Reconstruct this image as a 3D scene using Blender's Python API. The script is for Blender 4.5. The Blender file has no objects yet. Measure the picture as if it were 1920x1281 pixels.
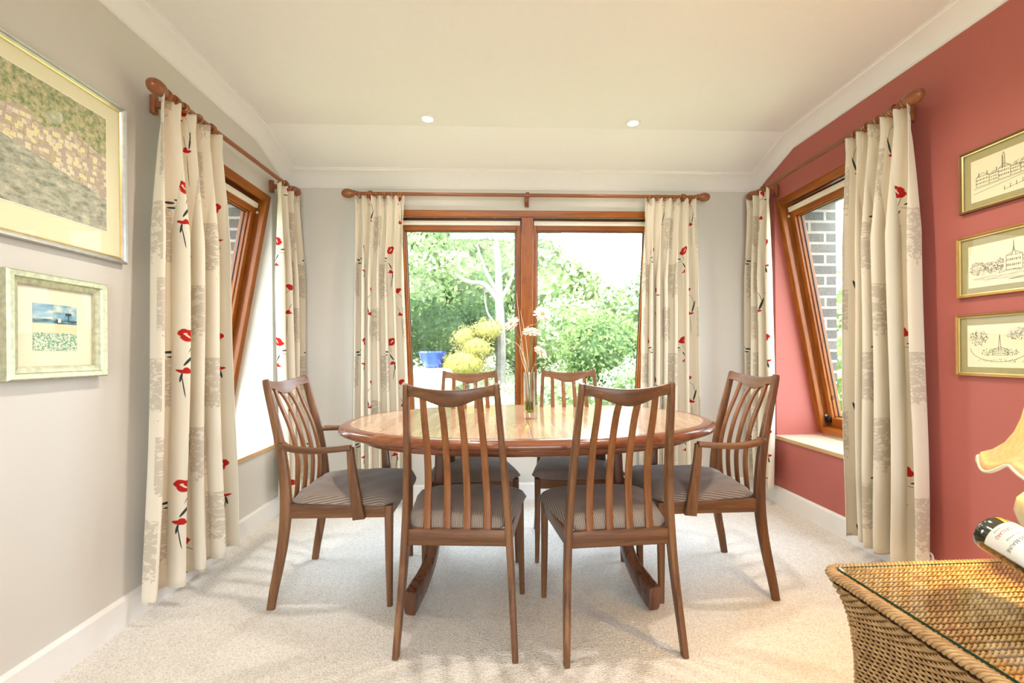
import bpy, math, random
import numpy as np
from mathutils import Vector, Matrix
PI = math.pi
R = math.radians
sc = bpy.context.scene
col = sc.collection

# ------------------------------------------------------------------ camera
YAW, ROLL, FPX = .0494, .0086, 830.0
cam_d = bpy.data.cameras.new('camera'); cam = bpy.data.objects.new('camera', cam_d); col.objects.link(cam)
cam_d.sensor_width = 36.0; cam_d.lens = 36.0 * FPX / 1920.0
cam_d.shift_x = -(969.3 - 960) / 1920; cam_d.shift_y = (662.5 - 640.5) / 1920
cam_d.clip_start = .02
c_, s_, cr, sr = math.cos(YAW), math.sin(YAW), math.cos(ROLL), math.sin(ROLL)
rv = Vector((c_ * cr, -s_ * cr, -sr)); uv_ = Vector((c_ * sr, -s_ * sr, cr)); fv = Vector((s_, c_, 0))
cam.matrix_world = Matrix(((rv.x, uv_.x, -fv.x, 0), (rv.y, uv_.y, -fv.y, 0), (rv.z, uv_.z, -fv.z, 1.05), (0, 0, 0, 1)))
sc.camera = cam

# ------------------------------------------------------------------ world, sun, portals, exposure
SKY = 12.5
w = bpy.data.worlds.new('sky'); sc.world = w; w.use_nodes = True
bg = w.node_tree.nodes['Background']; bg.inputs[0].default_value = (.80, .91, 1.06, 1); bg.inputs[1].default_value = SKY
sun_d = bpy.data.lights.new('sun', 'SUN'); sun_d.energy = 10.0; sun_d.angle = R(2); sun_d.color = (1, .95, .84)
sun = bpy.data.objects.new('sun', sun_d); col.objects.link(sun); sun.rotation_euler = (R(32), 0, R(-18))
sc.view_settings.view_transform = 'Standard'; sc.view_settings.look = 'None'
sc.view_settings.gamma = 1; sc.view_settings.use_curve_mapping = False
sc.view_settings.exposure = -0.05
sc.cycles.max_bounces = 10; sc.cycles.diffuse_bounces = 6; sc.cycles.glossy_bounces = 5
sc.cycles.transmission_bounces = 8; sc.cycles.transparent_max_bounces = 24
sc.cycles.sample_clamp_indirect = 6; sc.cycles.caustics_refractive = False; sc.cycles.caustics_reflective = False

XL, XR, D, CZ = -1.454, 1.947, 3.1875, 2.45
ZT, ZB, TILT = 2.085, .478, .30          # window top, bottom, how far the foot of a window leans outward
REAR = -2.9

def portal(loc, rot, sx, sy):
    d = bpy.data.lights.new('opening_portal', 'AREA'); d.shape = 'RECTANGLE'; d.size = sx; d.size_y = sy
    d.cycles.is_portal = True
    o = bpy.data.objects.new('opening_portal', d); col.objects.link(o); o.location = loc; o.rotation_euler = rot
portal((.2425, D + .44, 1.28), (R(-90), 0, 0), 1.96, 1.75)
portal((XL - .44, 2.45, 1.28), (0, R(-90), 0), 1.75, 1.04)
portal((XR + .44, 2.455, 1.28), (0, R(90), 0), 1.75, 1.05)
portal((.25, REAR - .2, 1.15), (R(90), 0, 0), 2.4, 2.0)  # for the opening added in the unseen rear wall

# ------------------------------------------------------------------ node helpers
def new_mat(name):
    m = bpy.data.materials.new(name); m.use_nodes = True
    nt = m.node_tree; nt.nodes.clear()
    out = nt.nodes.new('ShaderNodeOutputMaterial')
    return m, nt, out
def setin(nt, sock, v):
    if isinstance(v, bpy.types.NodeSocket): nt.links.new(v, sock)
    elif v is not None:
        if isinstance(v, (tuple, list)) and len(v) == 3 and sock.type == 'RGBA': v = (*v, 1)
        sock.default_value = v
def node(nt, t, ins=None, **kw):
    n = nt.nodes.new('ShaderNode' + t)
    for k, v in kw.items(): setattr(n, k, v)
    for k, v in (ins or {}).items(): setin(nt, n.inputs[k], v)
    return n
def bsdf(nt, out, color, rough=.6, metal=0, bump=None, bstr=.2, bdist=.01, spec=.5, coat=0, sub=None, **kw):
    b = node(nt, 'BsdfPrincipled', {'Base Color': color, 'Roughness': rough, 'Metallic': metal, 'Specular IOR Level': spec, 'Coat Weight': coat})
    b.inputs['Coat Roughness'].default_value = .12
    if bump is not None:
        bp = node(nt, 'Bump', {'Height': bump, 'Strength': bstr, 'Distance': bdist}); nt.links.new(bp.outputs[0], b.inputs['Normal'])
    for k, v in kw.items(): setin(nt, b.inputs[k.replace('_', ' ')], v)
    nt.links.new(b.outputs[0], out.inputs[0]); return b
def coords(nt, kind='Object', scale=(1, 1, 1), rot=(0, 0, 0), loc=(0, 0, 0)):
    tc = node(nt, 'TexCoord'); mp = node(nt, 'Mapping', {'Vector': tc.outputs[kind]})
    mp.inputs['Scale'].default_value = scale; mp.inputs['Rotation'].default_value = rot; mp.inputs['Location'].default_value = loc
    return mp.outputs[0]
def noise(nt, vec, scale, detail=3, rough=.5, dist=0):
    return node(nt, 'TexNoise', {'Vector': vec, 'Scale': scale, 'Detail': detail, 'Roughness': rough, 'Distortion': dist})
def ramp(nt, fac, stops, interp='LINEAR'):
    r = node(nt, 'ValToRGB', {'Fac': fac}); cr_ = r.color_ramp; cr_.interpolation = interp
    while len(cr_.elements) < len(stops): cr_.elements.new(.5)
    for e, (p, c) in zip(cr_.elements, stops): e.position = p; e.color = (*c, 1) if len(c) == 3 else c
    return r.outputs[0]
def mix(nt, fac, a, b, blend='MIX'):
    n = nt.nodes.new('ShaderNodeMix'); n.data_type = 'RGBA'; n.blend_type = blend
    setin(nt, n.inputs[0], fac); setin(nt, n.inputs[6], a); setin(nt, n.inputs[7], b); return n.outputs[2]
def mth(nt, op, a, b=None, c=None, clamp=False):
    n = nt.nodes.new('ShaderNodeMath'); n.operation = op; n.use_clamp = clamp
    setin(nt, n.inputs[0], a)
    if b is not None: setin(nt, n.inputs[1], b)
    if c is not None: setin(nt, n.inputs[2], c)
    return n.outputs[0]

# ------------------------------------------------------------------ materials
def plain(name, color, rough=.6, metal=0, spec=.5, nscale=40, nbump=.05, vary=.06, **kw):
    m, nt, out = new_mat(name); v = coords(nt); n = noise(nt, v, nscale, 4)
    c2 = tuple(x * (1 - vary) for x in color); c3 = tuple(min(1, x * (1 + vary)) for x in color)
    bsdf(nt, out, ramp(nt, n.outputs[0], [(.3, c2), (.7, c3)]), rough, metal, n.outputs[0], nbump, .004, spec, **kw)
    return m
def wood(name, dark, mid, light, axis='z', rough=.38, coat=.08, scale=1.0, fig=1.0, knots=False, spec=.35):
    m, nt, out = new_mat(name)
    st = {'x': (.07, 1, 1), 'y': (1, .07, 1), 'z': (1, 1, .07)}[axis]
    v = coords(nt, 'Object', tuple(a * scale for a in st))
    n1 = noise(nt, v, 26, 5, .6, .8 * fig); n2 = noise(nt, v, 190, 3, .6); n3 = noise(nt, v, 7, 2, .5, .5)
    f = mth(nt, 'ADD', mth(nt, 'MULTIPLY', n1.outputs[0], .65), mth(nt, 'MULTIPLY', n2.outputs[0], .2))
    f = mth(nt, 'ADD', f, mth(nt, 'MULTIPLY', n3.outputs[0], .3))
    c = ramp(nt, f, [(.38, dark), (.56, mid), (.74, light)])
    if knots:
        st2 = tuple(1 if a == 1 else .45 for a in st)
        vv = coords(nt, 'Object', st2); vo = node(nt, 'TexVoronoi', {'Vector': vv, 'Scale': 5.5})
        k = mth(nt, 'LESS_THAN', vo.outputs['Distance'], .055)
        c = mix(nt, mth(nt, 'MULTIPLY', k, .8), c, tuple(x * .35 for x in dark))
    bsdf(nt, out, c, mth(nt, 'MULTIPLY_ADD', n1.outputs[0], .15, rough - .07), 0, n2.outputs[0], .06, .002, spec, coat)
    return m

TK = ((.055, .022, .008), (.135, .056, .021), (.25, .115, .045))
TEAK = {a: wood('teak_' + a, *TK, axis=a) for a in 'xyz'}
SLAT = wood('teak_slat', (.12, .040, .010), (.215, .076, .020), (.31, .12, .036), 'z', fig=.6)
PN = ((.20, .052, .007), (.31, .088, .011), (.42, .14, .022))
PINE = {a: wood('pine_' + a, *PN, axis=a, rough=.38, knots=True, coat=.05, spec=.3) for a in 'xyz'}
PINED = {a: wood('pine_shadow_gap_' + a, (.12, .025, .005), (.18, .04, .008), (.24, .06, .012), axis=a, rough=.4) for a in 'xy'}  # darker copy of the pine, the head gap's shadow put into its colour
VENEER = wood('table_veneer', (.36, .20, .115), (.52, .32, .20), (.64, .44, .30), 'y', rough=.2, coat=.6, scale=.9, fig=1.6)
RIMW = wood('table_rim_wood', (.10, .030, .012), (.20, .062, .024), (.31, .11, .045), 'x', rough=.24, coat=.4)
PEDW = wood('table_pedestal_wood', (.055, .022, .012), (.105, .042, .021), (.17, .072, .038), 'z', rough=.28, coat=.25)
RODW = wood('rod_wood', (.15, .045, .015), (.24, .075, .024), (.33, .115, .04), 'x', rough=.3, coat=.3)
RODWY = wood('rod_wood_y', (.15, .045, .015), (.24, .075, .024), (.33, .115, .04), 'y', rough=.3, coat=.3)
RINGW = wood('ring_wood', (.24, .08, .018), (.36, .125, .03), (.46, .19, .05), 'z', rough=.28, coat=.3)
SILLW = wood('sill_wood', (.60, .45, .29), (.74, .60, .42), (.85, .74, .56), 'y', rough=.3, coat=.3)
SILLX = wood('sill_wood_x', (.60, .45, .29), (.74, .60, .42), (.85, .74, .56), 'x', rough=.3, coat=.3)
SILLE = wood('sill_edge', (.42, .24, .10), (.55, .34, .16), (.66, .44, .22), 'y', rough=.35)

WHITE = plain('white_paint', (.80, .785, .755), .45, nbump=.02, vary=.01)
CEILM = plain('ceiling_paint', (.82, .81, .79), .85, nscale=70, nbump=.04, vary=.01)
BLINDM = plain('blind_plastic', (.85, .80, .66), .5, vary=.02)

def wallmat(name, color, side):
    m, nt, out = new_mat(name); v = coords(nt)
    n = noise(nt, v, 90, 3); n2 = noise(nt, v, 1.6, 2)
    paint = mix(nt, mth(nt, 'MULTIPLY', n2.outputs[0], .25), color, tuple(x * .93 for x in color))
    sp = node(nt, 'SeparateXYZ', {0: v}); x, y, z = sp.outputs
    if side == 'left': dd = mth(nt, 'SUBTRACT', XL, x)
    elif side == 'right': dd = mth(nt, 'SUBTRACT', x, XR)
    else: dd = mth(nt, 'SUBTRACT', y, D)
    lim = mth(nt, 'MULTIPLY_ADD', mth(nt, 'SUBTRACT', ZT, z), TILT / (ZT - ZB), .08)
    mask = mth(nt, 'GREATER_THAN', dd, mth(nt, 'MAXIMUM', lim, .03))
    cv = node(nt, 'CombineXYZ', {0: mth(nt, 'ADD', x, y), 1: z})
    br = node(nt, 'TexBrick', {'Vector': cv.outputs[0], 'Color1': (.19, .17, .15, 1), 'Color2': (.12, .115, .11, 1), 'Mortar': (.42, .38, .32, 1), 'Scale': 1.0,
                               'Mortar Size': .009, 'Mortar Smooth': .1, 'Brick Width': .225, 'Row Height': .075})
    bn = noise(nt, v, 60, 5, .7)
    brc = mix(nt, .5, br.outputs[0], ramp(nt, bn.outputs[0], [(.3, (.35, .35, .35)), (.7, (1, 1, 1))]), 'MULTIPLY')
    bsdf(nt, out, mix(nt, mask, paint, brc), mth(nt, 'MULTIPLY_ADD', mask, .25, .62), 0, n.outputs[0], .05, .003, .3)
    return m
WL = wallmat('wall_cream_grey', (.63, .605, .55), 'left')
WB = wallmat('wall_cream_grey_back', (.63, .605, .55), 'back')
WR = wallmat('wall_brick_red', (.435, .13, .105), 'right')

def carpet():
    m, nt, out = new_mat('loop_carpet'); v = coords(nt)
    vo = node(nt, 'TexVoronoi', {'Vector': coords(nt, 'Object', (1, 1.35, 1), (0, 0, .25)), 'Scale': 135, 'Randomness': .65})
    n = noise(nt, v, 34, 4, .65); n2 = noise(nt, v, 420, 2); n3 = noise(nt, v, 1.3, 2)
    c = ramp(nt, vo.outputs['Distance'], [(0, (.95, .925, .88)), (.4, (.90, .865, .81)), (.85, (.66, .615, .54))])
    c = mix(nt, .55, c, ramp(nt, n.outputs[0], [(.3, (.84, .83, .82)), (.65, (1, 1, 1))]), 'MULTIPLY')
    c = mix(nt, .5, c, ramp(nt, n2.outputs[0], [(.3, (.78, .76, .74)), (.7, (1.0, 1.0, 1.0))]), 'MULTIPLY')
    c = mix(nt, .3, c, ramp(nt, n3.outputs[0], [(.35, (.86, .85, .84)), (.65, (1, 1, 1))]), 'MULTIPLY')
    h = mth(nt, 'SUBTRACT', 1, vo.outputs['Distance'])
    bsdf(nt, out, c, .95, 0, h, .7, .006, .1)
    return m
CARPET = carpet()

def fabric_seat():
    m, nt, out = new_mat('seat_corduroy'); v = coords(nt)
    sp = node(nt, 'SeparateXYZ', {0: v})
    w1 = mth(nt, 'SINE', mth(nt, 'MULTIPLY', sp.outputs[0], 2 * PI / .0062))
    w2 = mth(nt, 'SINE', mth(nt, 'MULTIPLY', sp.outputs[1], 2 * PI / .005))
    n = noise(nt, v, 260, 3); n2 = noise(nt, v, 6, 3)
    f = mth(nt, 'MULTIPLY_ADD', w1, .5, .5)
    c = ramp(nt, f, [(.15, (.15, .112, .085)), (.6, (.28, .22, .175)), (1, (.37, .30, .245))])
    c = mix(nt, .45, c, ramp(nt, n2.outputs[0], [(.3, (.8, .8, .82)), (.7, (1.0, .98, .95))]), 'MULTIPLY')
    h = mth(nt, 'ADD', mth(nt, 'MULTIPLY', w1, .5), mth(nt, 'MULTIPLY', w2, .25))
    b = bsdf(nt, out, c, .78, 0, mth(nt, 'ADD', h, n.outputs[0]), .35, .002, .25, Sheen_Weight=.3, Sheen_Roughness=.4)
    b.inputs['Sheen Tint'].default_value = (.85, .9, 1, 1)
    return m
SEATM = fabric_seat()

def glass_pane(name, tint=(1, 1, 1), strength=1.0):
    m, nt, out = new_mat(name)
    ge = node(nt, 'NewGeometry'); fr = node(nt, 'Fresnel', {'IOR': mth(nt, 'MULTIPLY_ADD', ge.outputs['Backfacing'], 1 / 1.5 - 1.5, 1.5)})
    t = node(nt, 'BsdfTransparent', {'Color': tint}); g = node(nt, 'BsdfGlossy', {'Color': (1, 1, 1), 'Roughness': .0})
    mx = node(nt, 'MixShader', {0: mth(nt, 'MULTIPLY', fr.outputs[0], strength, clamp=True), 1: t.outputs[0], 2: g.outputs[0]})
    nt.links.new(mx.outputs[0], out.inputs[0]); return m
PANE = glass_pane('window_glass', (.98, 1, .99), .7)
PICGLASS = glass_pane('picture_glass', (.99, 1, .98), .10)
TOPGLASS = glass_pane('table_glass', (.985, 1, .985), .5)
def real_glass(name, color=(1, 1, 1), ior=1.45, rough=0):
    m, nt, out = new_mat(name)
    g = node(nt, 'BsdfGlass', {'Color': color, 'IOR': ior, 'Roughness': rough}); nt.links.new(g.outputs[0], out.inputs[0]); return m
VASEG = glass_pane('vase_glass', (.93, .96, .95), 1.5)
LIQ = real_glass('green_liquid', (.75, .72, .05), 1.33)
def emis(name, color, s):
    m, nt, out = new_mat(name); e = node(nt, 'Emission', {'Color': color, 'Strength': s}); nt.links.new(e.outputs[0], out.inputs[0]); return m
LENS = emis('lit_lamp_lens', (1, .86, .6), 14)

def curtain_mat():
    m, nt, out = new_mat('poppy_curtain_fabric')
    uvn = node(nt, 'UVMap'); sp = node(nt, 'SeparateXYZ', {0: uvn.outputs[0]}); u0, v0 = mth(nt, 'MULTIPLY', sp.outputs[0], .62), sp.outputs[1]
    PU, PV = .46, .635
    base = (.79, .72, .585)
    wob = noise(nt, uvn.outputs[0], 34, 3)
    wx = mth(nt, 'MULTIPLY_ADD', wob.outputs[0], .016, -.008)
    def shape(vec, cx, cy, a, b, ang, k):
        mp = nt.nodes.new('ShaderNodeMapping'); mp.vector_type = 'TEXTURE'; nt.links.new(vec, mp.inputs[0])
        mp.inputs['Location'].default_value = (cx, cy, 0); mp.inputs['Rotation'].default_value = (0, 0, R(ang)); mp.inputs['Scale'].default_value = (a, b, 1)
        l = nt.nodes.new('ShaderNodeVectorMath'); l.operation = 'LENGTH'; nt.links.new(mp.outputs[0], l.inputs[0])
        return mth(nt, 'MULTIPLY', mth(nt, 'SUBTRACT', 1, l.outputs['Value']), k, clamp=True)
    def union(vec, items, k=7):
        r = None
        for it in items:
            s = shape(vec, *it, k); r = s if r is None else mth(nt, 'MAXIMUM', r, s)
        return r
    color = base
    for mi, (du, dv) in enumerate(((0, 0), (.23, .31))):
        uu = mth(nt, 'WRAP', mth(nt, 'ADD', u0, du), PU, 0); vv = mth(nt, 'WRAP', mth(nt, 'ADD', v0, dv), PV, 0)
        vec = node(nt, 'CombineXYZ', {0: uu, 1: vv}).outputs[0]
        vw = node(nt, 'CombineXYZ', {0: mth(nt, 'ADD', uu, wx), 1: mth(nt, 'ADD', vv, wx)}).outputs[0]
        # taupe block, torn lower edge, pale umbels inside it
        bx = (.06, .18)[mi]; by = .30
        tn = noise(nt, node(nt, 'CombineXYZ', {0: mth(nt, 'MULTIPLY', u0, 1.6), 1: v0}).outputs[0], 30, 3, .6)
        inx = mth(nt, 'LESS_THAN', mth(nt, 'ABSOLUTE', mth(nt, 'SUBTRACT', uu, bx + .02)), .062)
        hgt = mth(nt, 'MULTIPLY_ADD', mth(nt, 'SUBTRACT', vv, by), 1 / .28, .62)      # 0 at the foot, 1 at the head of the block
        iny = mth(nt, 'MULTIPLY', mth(nt, 'LESS_THAN', hgt, 1), mth(nt, 'GREATER_THAN', hgt, -.25))
        torn = mth(nt, 'GREATER_THAN', mth(nt, 'ADD', hgt, mth(nt, 'MULTIPLY', tn.outputs[0], .9)), .66)
        blk = mth(nt, 'MULTIPLY', mth(nt, 'MULTIPLY', inx, iny), torn)
        pale = union(vw, [(bx - .01 + .03 * q, by + o, .017, .0055, 10 * q, 0) for q, o in ((-1, .07), (0, .035), (1, .085), (2, .05))] +
                     [(bx - .01 + .03 * q, by + o - .04, .0022, .04, 6 * q, 0) for q, o in ((-1, .07), (0, .035), (1, .085), (2, .05))], 9) if False else \
            mth(nt, 'GREATER_THAN', noise(nt, node(nt, 'CombineXYZ', {0: u0, 1: mth(nt, 'MULTIPLY', v0, 1.4)}).outputs[0], 42, 2, .5, 1.2).outputs[0], .56)
        color = mix(nt, mth(nt, 'MULTIPLY', blk, mth(nt, 'MULTIPLY_ADD', pale, -.8, 1)), color, (.60, .53, .42))
        # poppies
        if mi == 0:
            fx, fy = .19, .50
            red = union(vw, [(fx, fy, .022, .026, 10), (fx + .014, fy + .014, .017, .017, 0), (fx - .012, fy - .012, .016, .017, 40),
                             (fx + .01, fy - .15, .024, .008, 12), (fx + .006, fy - .145, .009, .012, 0)])
            wht = union(vec, [(fx + .004, fy, .003, .012, -35), (fx + .009, fy + .009, .005, .0045, 0)])
            drk = union(vec, [(fx - .005, fy - .045, .0011, .03, 15), (fx - .025, fy - .075, .022, .0011, 20), (fx - .055, fy - .068, .016, .006, 5),
                              (fx - .03, fy - .055, .013, .0045, -12), (fx - .048, fy - .088, .015, .0045, 5), (fx + .002, fy - .105, .004, .026, 25), (fx + .012, fy - .21, .0016, .055, -6),
                              (fx + .018, fy - .175, .0035, .022, 8)])
        else:
            fx, fy = .08, .53
            red = union(vw, [(fx, fy, .013, .021, -12), (fx + .007, fy + .008, .011, .013, 0), (fx + .015, fy - .165, .02, .008, 8), (fx + .01, fy - .158, .008, .011, 30)])
            wht = None
            drk = union(vec, [(fx + .012, fy - .03, .0011, .022, 40), (fx + .03, fy - .07, .0012, .035, 12), (fx + .034, fy - .115, .0055, .044, -14),
                              (fx + .004, fy - .13, .0012, .03, 18), (fx + .018, fy - .25, .0012, .075, 2), (fx - .02, fy - .04, .014, .0035, 4)])
        color = mix(nt, drk, color, (.045, .06, .055))
        color = mix(nt, red, color, (.50, .028, .022))
        if wht is not None: color = mix(nt, mth(nt, 'MULTIPLY', wht, red), color, (.75, .66, .5))
    wv = noise(nt, uvn.outputs[0], 700, 2)
    df = node(nt, 'BsdfDiffuse', {'Color': color, 'Roughness': .5})
    bp = node(nt, 'Bump', {'Height': wv.outputs[0], 'Strength': .15, 'Distance': .001}); nt.links.new(bp.outputs[0], df.inputs['Normal'])
    tr = node(nt, 'BsdfTranslucent', {'Color': color})
    mx = node(nt, 'MixShader', {0: .12, 1: df.outputs[0], 2: tr.outputs[0]}); nt.links.new(mx.outputs[0], out.inputs[0])
    return m
CURT = curtain_mat()
LINING = plain('curtain_lining', (.78, .66, .52), .9)

# ------------------------------------------------------------------ mesh builder
class MB:
    def __init__(s): s.v = []; s.f = []; s.mi = []; s.uv = None; s.m = 0
    def add(s, vs, fs):
        o = len(s.v); s.v += [tuple(p) for p in vs]; s.f += [tuple(i + o for i in f) for f in fs]; s.mi += [s.m] * len(fs); return s
    def hexa(s, p):   # 8 points: bottom loop 0-3, top loop 4-7
        return s.add(p, [(3, 2, 1, 0), (4, 5, 6, 7), (0, 1, 5, 4), (1, 2, 6, 5), (2, 3, 7, 6), (3, 0, 4, 7)])
    def box(s, x0, x1, y0, y1, z0, z1):
        return s.hexa([(x0, y0, z0), (x1, y0, z0), (x1, y1, z0), (x0, y1, z0), (x0, y0, z1), (x1, y0, z1), (x1, y1, z1), (x0, y1, z1)])
    def rings(s, rs, caps=True, closed=False):
        n = len(rs[0]); fs = []
        for i in range(len(rs) - (0 if closed else 1)):
            a = i * n; b = ((i + 1) % len(rs)) * n
            for j in range(n):
                k = (j + 1) % n; fs.append((a + j, a + k, b + k, b + j))
        if caps and not closed:
            fs.append(tuple(range(n - 1, -1, -1))); fs.append(tuple((len(rs) - 1) * n + j for j in range(n)))
        return s.add([p for r in rs for p in r], fs)
    def tube(s, path, rad, seg=10, caps=True, closed=False):
        path = [Vector(p) for p in path]; n = len(path); rs = []; prev = None
        for i, p in enumerate(path):
            if closed: t = path[(i + 1) % n] - path[i - 1]
            else: t = path[min(i + 1, n - 1)] - path[max(i - 1, 0)]
            t.normalize()
            if prev is None:
                a = Vector((0, 0, 1)) if abs(t.z) < .9 else Vector((1, 0, 0)); prev = t.cross(a).normalized()
            prev = (prev - t * prev.dot(t)).normalized(); q = t.cross(prev)
            r = rad[i] if isinstance(rad, (list, tuple)) else rad
            rs.append([p + (prev * math.cos(2 * PI * k / seg) + q * math.sin(2 * PI * k / seg)) * r for k in range(seg)])
        return s.rings(rs, caps, closed)
    def sweep(s, path, dims, side, bev=.2):   # rectangular section: w along the fixed side vector, t across it
        path = [Vector(p) for p in path]; n = len(path); rs = []
        for i, p in enumerate(path):
            t = (path[min(i + 1, n - 1)] - path[max(i - 1, 0)]).normalized()
            sv = side[i] if isinstance(side, list) else side
            a = Vector(sv); a = (a - t * a.dot(t)).normalized(); b = t.cross(a)
            w_, t_ = dims[i] if isinstance(dims, list) else dims
            w_ /= 2; t_ /= 2; c = min(w_, t_) * bev * 2
            sec = [(w_ - c, -t_), (w_ - c * .3, -t_ + c * .3), (w_, -t_ + c), (w_, t_ - c), (w_ - c * .3, t_ - c * .3), (w_ - c, t_), (-w_ + c, t_), (-w_ + c * .3, t_ - c * .3), (-w_, t_ - c), (-w_, -t_ + c), (-w_ + c * .3, -t_ + c * .3), (-w_ + c, -t_)]
            rs.append([p + a * x + b * y for x, y in sec])
        return s.rings(rs)
    def lathe(s, prof, c=(0, 0, 0), seg=24, axis=(0, 0, 1), caps=False):
        ax = Vector(axis).normalized(); h = Vector((1, 0, 0)) if abs(ax.x) < .9 else Vector((0, 1, 0))
        a = (h - ax * h.dot(ax)).normalized(); b = ax.cross(a); c = Vector(c)
        return s.rings([[c + ax * z + (a * math.cos(2 * PI * k / seg) + b * math.sin(2 * PI * k / seg)) * max(r, 1e-4) for k in range(seg)] for r, z in prof], caps)
    def obj(s, name, mats, parent=None, smooth=True, bevel=0, ang=35):
        me = bpy.data.meshes.new(name); me.from_pydata([tuple(p) for p in s.v], [], s.f)
        for m in (mats if isinstance(mats, (list, tuple)) else [mats]): me.materials.append(m)
        me.polygons.foreach_set('material_index', s.mi)
        if s.uv is not None:
            l = me.uv_layers.new(name='UVMap'); idx = np.zeros(len(me.loops), int); me.loops.foreach_get('vertex_index', idx)
            l.data.foreach_set('uv', np.array(s.uv, float)[idx].ravel())
        if smooth:
            me.polygons.foreach_set('use_smooth', [True] * len(me.polygons)); me.set_sharp_from_angle(angle=R(ang))
        me.update()
        o = bpy.data.objects.new(name, me); col.objects.link(o)
        if parent: o.parent = parent
        if bevel:
            b = o.modifiers.new('bevel', 'BEVEL'); b.width = bevel; b.segments = 2; b.limit_method = 'ANGLE'; b.angle_limit = R(40)
        return o
def tag(o, label=None, cat=None, group=None, kind=None):
    if label: o['label'] = label
    if cat: o['category'] = cat
    if group: o['group'] = group
    if kind: o['kind'] = kind
    return o
def empty(name, loc=(0, 0, 0), rz=0):
    o = bpy.data.objects.new(name, None); col.objects.link(o); o.location = loc; o.rotation_euler = (0, 0, rz); o.empty_display_size = .1; return o
def copy_tree(o, parent=None):
    kids = [k for k in sc.objects if k.parent == o]
    c = o.copy(); col.objects.link(c)
    if parent: c.parent = parent
    for k in kids: copy_tree(k, c)
    return c
def smooth_path(pts, n=6):
    P_ = [Vector(p) for p in pts]; out = []
    for i in range(len(P_) - 1):
        p0, p1, p2, p3 = P_[max(i - 1, 0)], P_[i], P_[i + 1], P_[min(i + 2, len(P_) - 1)]
        for k in range(n):
            t = k / n; out.append(.5 * ((2 * p1) + (p2 - p0) * t + (2 * p0 - 5 * p1 + 4 * p2 - p3) * t * t + (3 * p1 - p0 - 3 * p2 + p3) * t ** 3))
    out.append(P_[-1]); return out
def lerp(a, b, t): return a + (b - a) * t

# ------------------------------------------------------------------ room shell
m = MB(); m.box(XL - .44, XR + .44, REAR - .2, D + .44, -.12, 0)
tag(m.obj('floor', CARPET, smooth=False), kind='structure')
WY0, WY1 = 2.04, 2.975
m = MB()
for a in ((REAR - .2, WY0, 0, 2.6), (WY1, D, 0, 2.6), (WY0, WY1, 0, .455), (WY0, WY1, ZT, 2.6)): m.box(XL - .44, XL, *a)
tag(m.obj('wall_left', WL, smooth=False), kind='structure')
m = MB()
for a in ((REAR - .2, WY0, 0, 2.6), (WY1 + .005, D, 0, 2.6), (WY0, WY1 + .005, 0, .455), (WY0, WY1 + .005, ZT, 2.6)): m.box(XR, XR + .44, *a)
tag(m.obj('wall_right', WR, smooth=False), kind='structure')
BX0, BX1 = -.74, 1.225
m = MB()
for a in ((XL - .44, BX0, 0, 2.6), (BX1, XR + .44, 0, 2.6), (BX0, BX1, 0, .455), (BX0, BX1, ZT - .006, 2.6)): m.box(a[0], a[1], D, D + .44, a[2], a[3])
tag(m.obj('wall_back', WB, smooth=False), kind='structure')
m = MB()
for a in ((XL - .44, -.95, 0, 2.6), (1.45, XR + .44, 0, 2.6), (-.95, 1.45, 2.15, 2.6)): m.box(a[0], a[1], REAR - .2, REAR, a[2], a[3])  # unseen opening added so daylight from behind fills the room
tag(m.obj('wall_rear', plain('wall_rear_paint', (.63, .605, .55), .7), smooth=False), kind='structure')
KY = 2.74
m = MB(); zb_ = CZ - .33 * (D + .1 - KY)
sec = [(REAR - 1.8, CZ), (KY, CZ), (D + .1, zb_), (D + .5, zb_), (D + .5, 2.75), (REAR - 1.8, 2.75)]  # slab carried past the rear wall, an added overhang that keeps sun out
m.rings([[(x, y, z) for y, z in sec] for x in (XL - .5, XR + .5)])
tag(m.obj('ceiling', CEILM, smooth=False), kind='structure')
# cornice (cove) along both side walls, following the ceiling's slope, and along the back wall
prof = [(0, 0), (.05, 0), (.05, .07), (.10, .10), (.22, .32), (.42, .58), (.66, .76), (.90, .86), (.94, .93), (1, .94), (1, 1.03)]
def ceil_z(y): return CZ if y < KY else CZ - .33 * (y - KY)
def corn_pt(xw, sx, y_low, y_up, zl, zu, a, b):
    return (xw + sx * .1 * a, lerp(y_low, y_up, a), lerp(zl, zu, b))
for nm, xw, sx, bl, br_ in (('trim_1', XL, 1, 0, 0), ('trim_2', XR, -1, 0, 0)):
    m = MB(); st = [(REAR, REAR, 2.366, CZ), (2.78, 2.755, 2.366, CZ), (D, D - .1, 2.228, ceil_z(D - .1) + .001)]
    m.rings([[corn_pt(xw, sx, yl, yu, zl, zu, a, b) for a, b in prof] + [(xw - sx * .001, yl, zu + .04)] for yl, yu, zl, zu in st])
    tag(m.obj(nm, WHITE, ang=25), 'white cove cornice between side wall and ceiling', kind='structure')
m = MB()
m.rings([[(lerp(xw, xw + sx * .1, a), D - .1 * a, lerp(2.228, ceil_z(D - .1) + .001, b)) for a, b in prof] + [(xw, D + .001, ceil_z(D) + .04)] for xw, sx in ((XL, 1), (XR, -1))])
tag(m.obj('trim_3', WHITE, ang=25), 'white cove cornice above the back wall', kind='structure')
SK = .118
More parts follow.
